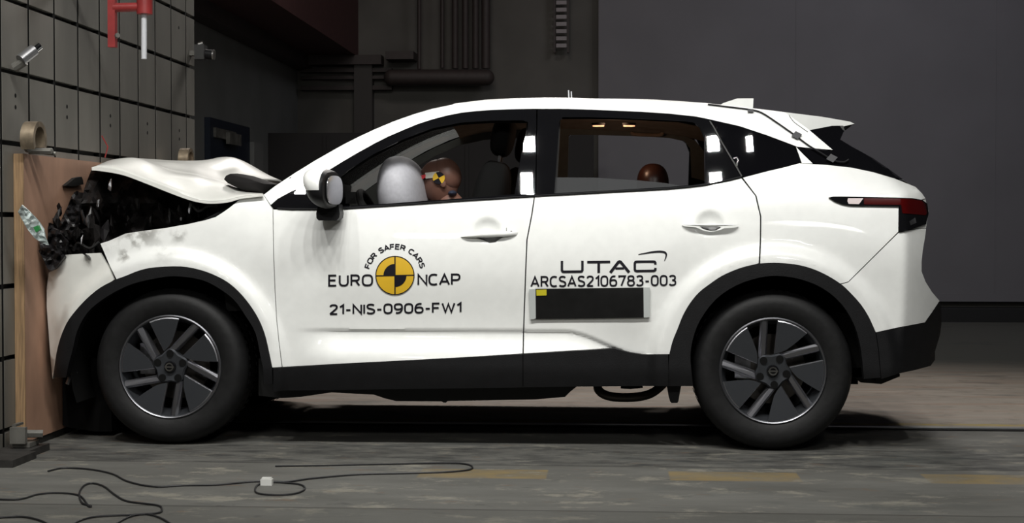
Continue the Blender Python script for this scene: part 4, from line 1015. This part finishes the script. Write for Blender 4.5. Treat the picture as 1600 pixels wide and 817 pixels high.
for i in range(18): shard(*rnd.choice(((170, 300), (185, 330), (200, 345), (215, 320), (235, 340), (250, 325), (265, 335), (280, 330), (295, 338), (310, 334), (325, 333), (175, 350))), rnd.uniform(.16, .26), rnd.uniform(.02, .04), rnd.choice((BITD, JUNK, BITD)), 'engine_fragment')
for x, y, s_ in ((130, 340, .035), (137, 348, .03), (152, 318, .022), (128, 373, .02), (296, 325, .03), (282, 342, .012), (172, 290, .03)): shard(x, y, .10, s_, METAL, 'torn_metal')
# hoses
for pts in ([(300, 318), (310, 330), (325, 322), (340, 322)], [(115, 392), (122, 380), (140, 388), (155, 378)]):
    m = MB(); m.tube([Vector(p) for p in smoothline([tuple(P(x, y, .14)) for x, y in pts], 6)], .007, 8); m.build('hose', mat('hose_rubber', (.01, .01, .01), .7) if 'hose_rubber' not in bpy.data.materials else bpy.data.materials['hose_rubber'], CAR)
# black plastic spikes in front
for pl_ in ([(76, 348), (82, 356), (94, 362), (104, 378), (100, 402), (86, 420), (76, 425), (70, 408), (60, 392), (66, 385), (74, 374)], [(112, 306), (119, 298), (117, 312), (124, 320), (120, 350), (108, 372), (95, 366), (92, 352), (102, 332)], [(128, 396), (133, 399), (139, 404), (133, 396)], [(60, 372), (75, 392), (84, 410), (76, 424), (66, 402)]):
    v2, fs = triang(pl_, (), 5); p3 = [P(x, y, .0+.05*noise.noise(Vector((x*.12, y*.12, 1)))) for x, y in v2]; v_, f_2 = solid(p3, fs, Vector((0, .03, 0))); mk('grille_fragment', v_, f_2, BITD, CAR, False)
hl = [(28, 331), (34, 320), (41, 326), (52, 337), (61, 347), (68, 358), (70, 370), (75, 383), (66, 380), (54, 372), (42, 357), (35, 344)]
v2, fs = triang(hl, (), 5); p3 = [P(x, y, -.30+.04*math.sin(x*.12)+.02*noise.noise(Vector((x*.2, y*.2, 4)))) for x, y in v2]; v_, f_2 = solid(p3, fs, Vector((0, .012, 0))); hl_ = mk('broken_headlight', v_, f_2, SHELL, CAR, False); hl_['label'] = 'broken clear headlight cover'
m = MB(); m.prism([P(x, y, -.39) for x, y in ((52, 355), (59, 352), (62, 359), (56, 363))], (0, .02, 0)); m.build('green_chip', GREEN, hl_, False)
m = MB(); m.tube([P(106, 600, .1), P(110, 588, .1), P(118, 580, .12)], .012, 8); m.build('bent_bracket', METAL, CAR)
# front crash: dark lower bumper inside
m = MB(); m.prism([P(x, y, .30) for x, y in ((98, 600), (98, 664), (108, 668), (150, 674), (175, 674), (170, 560), (104, 560))], (0, WID-.6, 0)); m.build('lower_grille', DARK, CAR, False)
# interior ---------------------------------------------------------
def seat(x, y, m_, rot, brown=False, hz=1.41):
    q = Matrix.Rotation(rot, 3, 'Y')
    b_ = MB(); b_.ell((x-.28, y, .62), (.27, .25, .10), n=12, e=.5); s_ = b_.build('seat', m_, CAR)
    b_ = MB(); b_.ell((x+.04, y, .96), (.085, .245, .34), rot=q, n=14, e=.55, f=lambda p: Vector((p.x, p.y*(1-.25*max(0, p.z/.34)), p.z))); b_.build('backrest', m_, s_)
    b_ = MB(); b_.ell((x+.13, y, hz), (.055, .13, .095), rot=q, n=12, e=.7); b_.build('headrest', m_ if not brown else BROWN, s_)
    b_ = MB(); b_.tube([(x+.10, y-.05, 1.2), (x+.13, y-.05, hz)], .008, 8); b_.tube([(x+.10, y+.05, 1.2), (x+.13, y+.05, hz)], .008, 8); b_.build('headrest_posts', METAL, s_)
    return s_
q_ = P(770, 214, .50)
SEATM = mat('seat_fabric', (.004, .004, .004), .9, spec=.15)
seat(q_.x-.08, .50, SEATM, .2, hz=q_.z); seat(q_.x-.02, WID-.50, SEATM, .2, hz=q_.z)
q_ = P(1021, 283, .75)
b_ = MB(); b_.ell((q_.x-.30, WID/2, .62), (.28, .68, .10), n=12, e=.4); rs = b_.build('rear_bench', INTER, CAR)
b_ = MB(); b_.ell((q_.x-.02, WID/2, .86), (.09, .66, .30), n=14, e=.4, rot=Matrix.Rotation(.25, 3, 'Y')); b_.build('backrest', INTER, rs)
for yy in (.45, .92, 1.40):
    hx = P(1021, 283, yy) if yy == .92 else Vector((q_.x+.02, yy, q_.z-.05))
    if yy == .92: hx = P(1020, 282, .92)
    b_ = MB(); b_.ell((hx.x, yy, hx.z-.02 if yy == .92 else 1.02), (.080, .12, .105), n=14, e=.85); b_.build('headrest', BROWN if yy == .92 else INTER, rs)
# dashboard, steering wheel, airbag
dx = P(545, 320, .5).x
m = MB(); m.prism([Vector((x, .14, z)) for x, z in ((dx+.05, .62), (dx+.10, .95), (dx+.02, 1.02), (dx-.30, 1.06), (dx-.55, 1.04), (dx-.5, .6))], (0, WID-.28, 0)); m.build('dashboard', INTER, CAR, False)
m = MB(); m.box(P(540, 318, .62), P(557, 300, .66)); m.build('instrument_hood', INTER, CAR, False)
sx = P(588, 330, .5); n = 28; tilt = .42
ring = [Vector((sx.x+.185*math.sin(a)*math.sin(tilt)*-1, .50+.185*math.cos(a), .98+.185*math.sin(a)*math.cos(tilt))) for a in [2*math.pi*i/n for i in range(n)]]
m = MB(); m.tube(ring, .017, 10, closed=True); m.tube([Vector((sx.x, .33, .98)), Vector((sx.x, .67, .98))], .016, 8); m.tube([Vector((sx.x, .5, .98)), Vector((sx.x-.3, .5, .88))], .03, 10); m.build('steering_wheel', INTER, CAR)
ac = P(623, 292, .50)
def bagf(p):
    p = Vector(p); p.x *= 1+.10*(-p.z/.16); p.x += .02*(1-(p.z/.17)**2); return p+Vector((.15*(-p.z) if p.z < 0 else 0, 0, 0))
m = MB(); m.ell(ac+Vector((0, 0, -.02)), (.115, .27, .165), n=20, e=.82, f=bagf); m.build('airbag', BAG, CAR)
# reading lamps, grab handle
for x_ in (935, 983):
    c_ = P(x_, 196, .75); 
    m = MB(); m.lathe([(0, 0), (.030, 0), (.034, .012), (.0, .014)], c_+Vector((0, 0, -.0)), 'z', 20); lp = m.build('reading_lamp', INTER, CAR)
    m = MB(); m.lathe([(.018, 0), (.028, 0), (.028, -.004), (.018, -.004)], c_, 'z', 20, True); m.build('lamp_lens', mat('lamp_glow', (1, .5, .3), .4, emit=(1, .42, .22), estr=1.6), lp)
m = MB(); m.tube([Vector(p) for p in smoothline([tuple(P(x, y, 1.48)) for x, y in ((988, 206), (992, 210), (1030, 211), (1035, 207))], 4)], .010, 8); m.build('grab_handle', LINER, CAR)
li = bpy.data.lights.new('cabin_lamp', 'POINT'); li.energy = 1.6; li.color = (1, .62, .4); li.shadow_soft_size = .04; lo = bpy.data.objects.new('cabin_light', li); COL.objects.link(lo); lo.location = P(958, 215, .75)
# far side rear structure seen through the rear window
m = MB(); m.box(P(1102, 215, 1.45)+Vector((0, 0, -.35)), P(1175, 200, 1.5)); 
# =================================================================== DUMMY
hc = P(688, 282, .50)
DM = thing('crash_test_dummy', (hc.x+.12, .50, .72), 'brown crash test dummy slumped into the airbag behind the front window', 'crash test dummy')
def skin(name, nodes, edges, m_, par, sub=2):
    og = ORG[par.name]; me = bpy.data.meshes.new(name); me.from_pydata([tuple(Vector(n_[0])-og) for n_ in nodes], edges, [])
    o = bpy.data.objects.new(name, me); COL.objects.link(o); o.parent = par; ORG[o.name] = og
    md = o.modifiers.new('s', 'SKIN'); 
    for i, n_ in enumerate(nodes):
        me.skin_vertices[0].data[i].radius = n_[1] if isinstance(n_[1], tuple) else (n_[1], n_[1])
    me.skin_vertices[0].data[0].use_root = True
    s2 = o.modifiers.new('u', 'SUBSURF'); s2.levels = sub; s2.render_levels = sub
    dg = bpy.context.evaluated_depsgraph_get(); nm = bpy.data.meshes.new_from_object(o.evaluated_get(dg))
    o.modifiers.clear(); o.data = nm; nm.materials.clear(); nm.materials.append(m_)
    for p in nm.polygons: p.use_smooth = True
    return o
hx, hz = hc.x, hc.z
nodes = [((hx+.26, .5, .74), (.15, .13)), ((hx+.19, .5, .88), (.14, .11)), ((hx+.11, .5, 1.0), (.16, .11)), ((hx+.05, .5, 1.08), (.07, .07)), ((hx+.02, .5, hz-.05), (.055, .055)),
 ((hx+.12, .33, 1.02), .055), ((hx+.10, .29, .86), .045), ((hx-.08, .32, .80), .036), ((hx-.16, .36, .82), .026),
 ((hx+.12, .67, 1.02), .055), ((hx+.10, .71, .86), .045), ((hx-.08, .68, .80), .036), ((hx-.16, .64, .82), .026),
 ((hx-.10, .41, .74), .085), ((hx-.30, .40, .74), .065), ((hx-.45, .40, .50), .045), ((hx-.53, .40, .36), .04), ((hx-.64, .40, .37), .03),
 ((hx-.10, .59, .74), .085), ((hx-.30, .60, .74), .065), ((hx-.45, .60, .50), .045), ((hx-.53, .60, .36), .04), ((hx-.64, .60, .37), .03)]
edges = [(0, 1), (1, 2), (2, 3), (3, 4), (2, 5), (5, 6), (6, 7), (7, 8), (2, 9), (9, 10), (10, 11), (11, 12), (0, 13), (13, 14), (14, 15), (15, 16), (16, 17), (0, 18), (18, 19), (19, 20), (20, 21), (21, 22)]
body = skin('body', nodes, edges, SKIN, DM)
# hands: five fingers each
for sgn, yb in ((1, .37), (-1, .63)):
    for q in range(4):
        y0 = yb+(-.018+.012*q)*1
        skin('hand_finger', [((hx-.16, yb, .82), .016), ((hx-.20, y0, .825), .009), ((hx-.225, y0, .815+.002*q), .0085), ((hx-.24, y0, .79), .007)], [(0, 1), (1, 2), (2, 3)], SKIN, body, 1)
    skin('hand_thumb', [((hx-.155, yb, .825), .014), ((hx-.17, yb+.03*sgn, .84), .010), ((hx-.195, yb+.035*sgn, .845), .008)], [(0, 1), (1, 2)], SKIN, body, 1)
# head, face down and forward (towards -X)
Rh = Matrix.Rotation(-.42, 3, 'Y')
def headf(p):
    q = Vector(p)
    if q.z < 0: q.x = q.x*(1-.25*(-q.z/.11))-.012*(-q.z/.11); q.y *= 1-.30*(-q.z/.11)
    if q.x < 0: q.x -= .016*math.exp(-((q.z+.02)/.022)**2)*math.exp(-(q.y/.018)**2)      # nose
    if q.x < 0: q.x += .008*math.exp(-((q.z-.008)/.014)**2)*math.exp(-((abs(q.y)-.032)/.018)**2)  # eyes
    if q.x < 0: q.x += .006*math.exp(-((q.z+.055)/.007)**2)*math.exp(-(q.y/.03)**2)      # mouth
    return q
m = MB(); m.ell(hc+Vector((0, 0, -.01)), (.098, .076, .112), rot=Rh, n=32, f=headf); hd_ = m.build('head', SKIN, DM, sharp=None)
m = MB(); m.ell(hc+Rh @ Vector((.035, 0, .012)), (.072, .0785, .085), rot=Rh, n=20); m.build('skull_cap', SKIN, hd_)
for yb in (-1, 1):
    m = MB(); m.ell(hc+Rh @ Vector((.012, .076*yb, -.018)), (.016, .008, .026), rot=Rh, n=8); m.build('ear', SKIN, hd_)
mc = P(685.5, 278, hc.y-.085)
def dq(a0, a1, r_=.0285):
    v, f = [mc], []
    for i in range(9):
        a = math.radians(a0+(a1-a0)*i/8); v.append(mc+Vector((r_*math.cos(a), .0, r_*math.sin(a))))
    return v, [(0, i, i+1) for i in range(1, 9)]
for k_, (a0, mt) in enumerate(((10, INK), (100, WTAPE), (190, INK), (280, YEL))):
    if k_ == 1: mt = YEL
    v, f = dq(a0+18, a0+108); v, f = solid(v, f, Vector((0, .012, 0))); mk('target_marker', v, f, mt, hd_, False)
def strip3(pts, m_, nm):
    mm = MB(); mm.prism(pts, (0, .006, 0)); mm.build(nm, m_, hd_, False)
Yt = hc.y-.080
strip3([P(664, 270, Yt), P(686, 267.5, Yt), P(684, 277, Yt), P(665, 279, Yt)], WTAPE, 'white_tape')
strip3([P(652, 275, Yt-.001), P(665, 272.5, Yt-.001), P(664.5, 277.5, Yt-.001), P(656, 281.5, Yt-.001)], REDT, 'red_tape')
m = MB(); m.ell(P(707, 302, .46), (.02, .05, .014), n=10); m.build('blue_collar', BLUE, DM)
# =================================================================== FLOOR CABLES
def cable(name, pts, label, rad=.0034):
    q = [Vector(p) for p in smoothline([tuple(PZ(x, y, .0045)) for x, y in pts], 7)]
    m = MB(); m.tube(q, rad, 8); o = m.build(name, CABLE, org=q[len(q)//2]); tag(o, label, 'cable', 'cables on the floor'); return o
cable('floor_cable', [(-20, 779), (28, 780), (60, 772), (92, 770), (124, 774), (138, 790), (142, 790), (128, 785), (124, 770), (132, 758), (146, 755), (163, 760), (180, 773), (200, 783), (245, 789), (253, 795), (247, 801), (210, 804), (150, 807), (120, 815), (110, 825)], 'black cable with a raised loop on the floor below the front wheel')
cable('floor_cable', [(75, 736), (100, 731), (140, 733), (175, 740), (200, 752), (240, 760), (290, 758), (340, 757), (400, 752), (450, 752), (490, 747), (560, 741), (640, 739), (700, 737), (735, 733), (733, 726), (700, 723), (600, 725), (500, 727), (430, 728)], 'long thin black cable trailing from the plywood along the floor past the white connector')
cable('floor_cable', [(412, 753), (400, 760), (402, 770), (430, 773), (460, 771), (476, 764), (470, 757), (445, 754), (425, 753)], 'short black cable loop lying at the white connector')
cable('floor_cable', [(-20, 810), (30, 807), (60, 812), (80, 822), (95, 835)], 'black cable crossing the bottom left corner of the floor')
cable('floor_cable', [(175, 822), (200, 808), (225, 803), (246, 807), (265, 817), (272, 826)], 'short black cable arching at the bottom edge near the big loop')
c = PZ(417, 753, .012)
m = MB(); m.box(c+Vector((-.022, -.014, -.0115)), c+Vector((.022, .014, .012))); m.box(c+Vector((-.018, -.010, .0125)), c+Vector((.018, .010, .018))); o = m.build('cable_connector', mat('white_plug', (.75, .75, .72), .3), smooth=False, org=c-Vector((0, 0, .012))); tag(o, 'small white plug connector lying on the floor cable', 'connector')
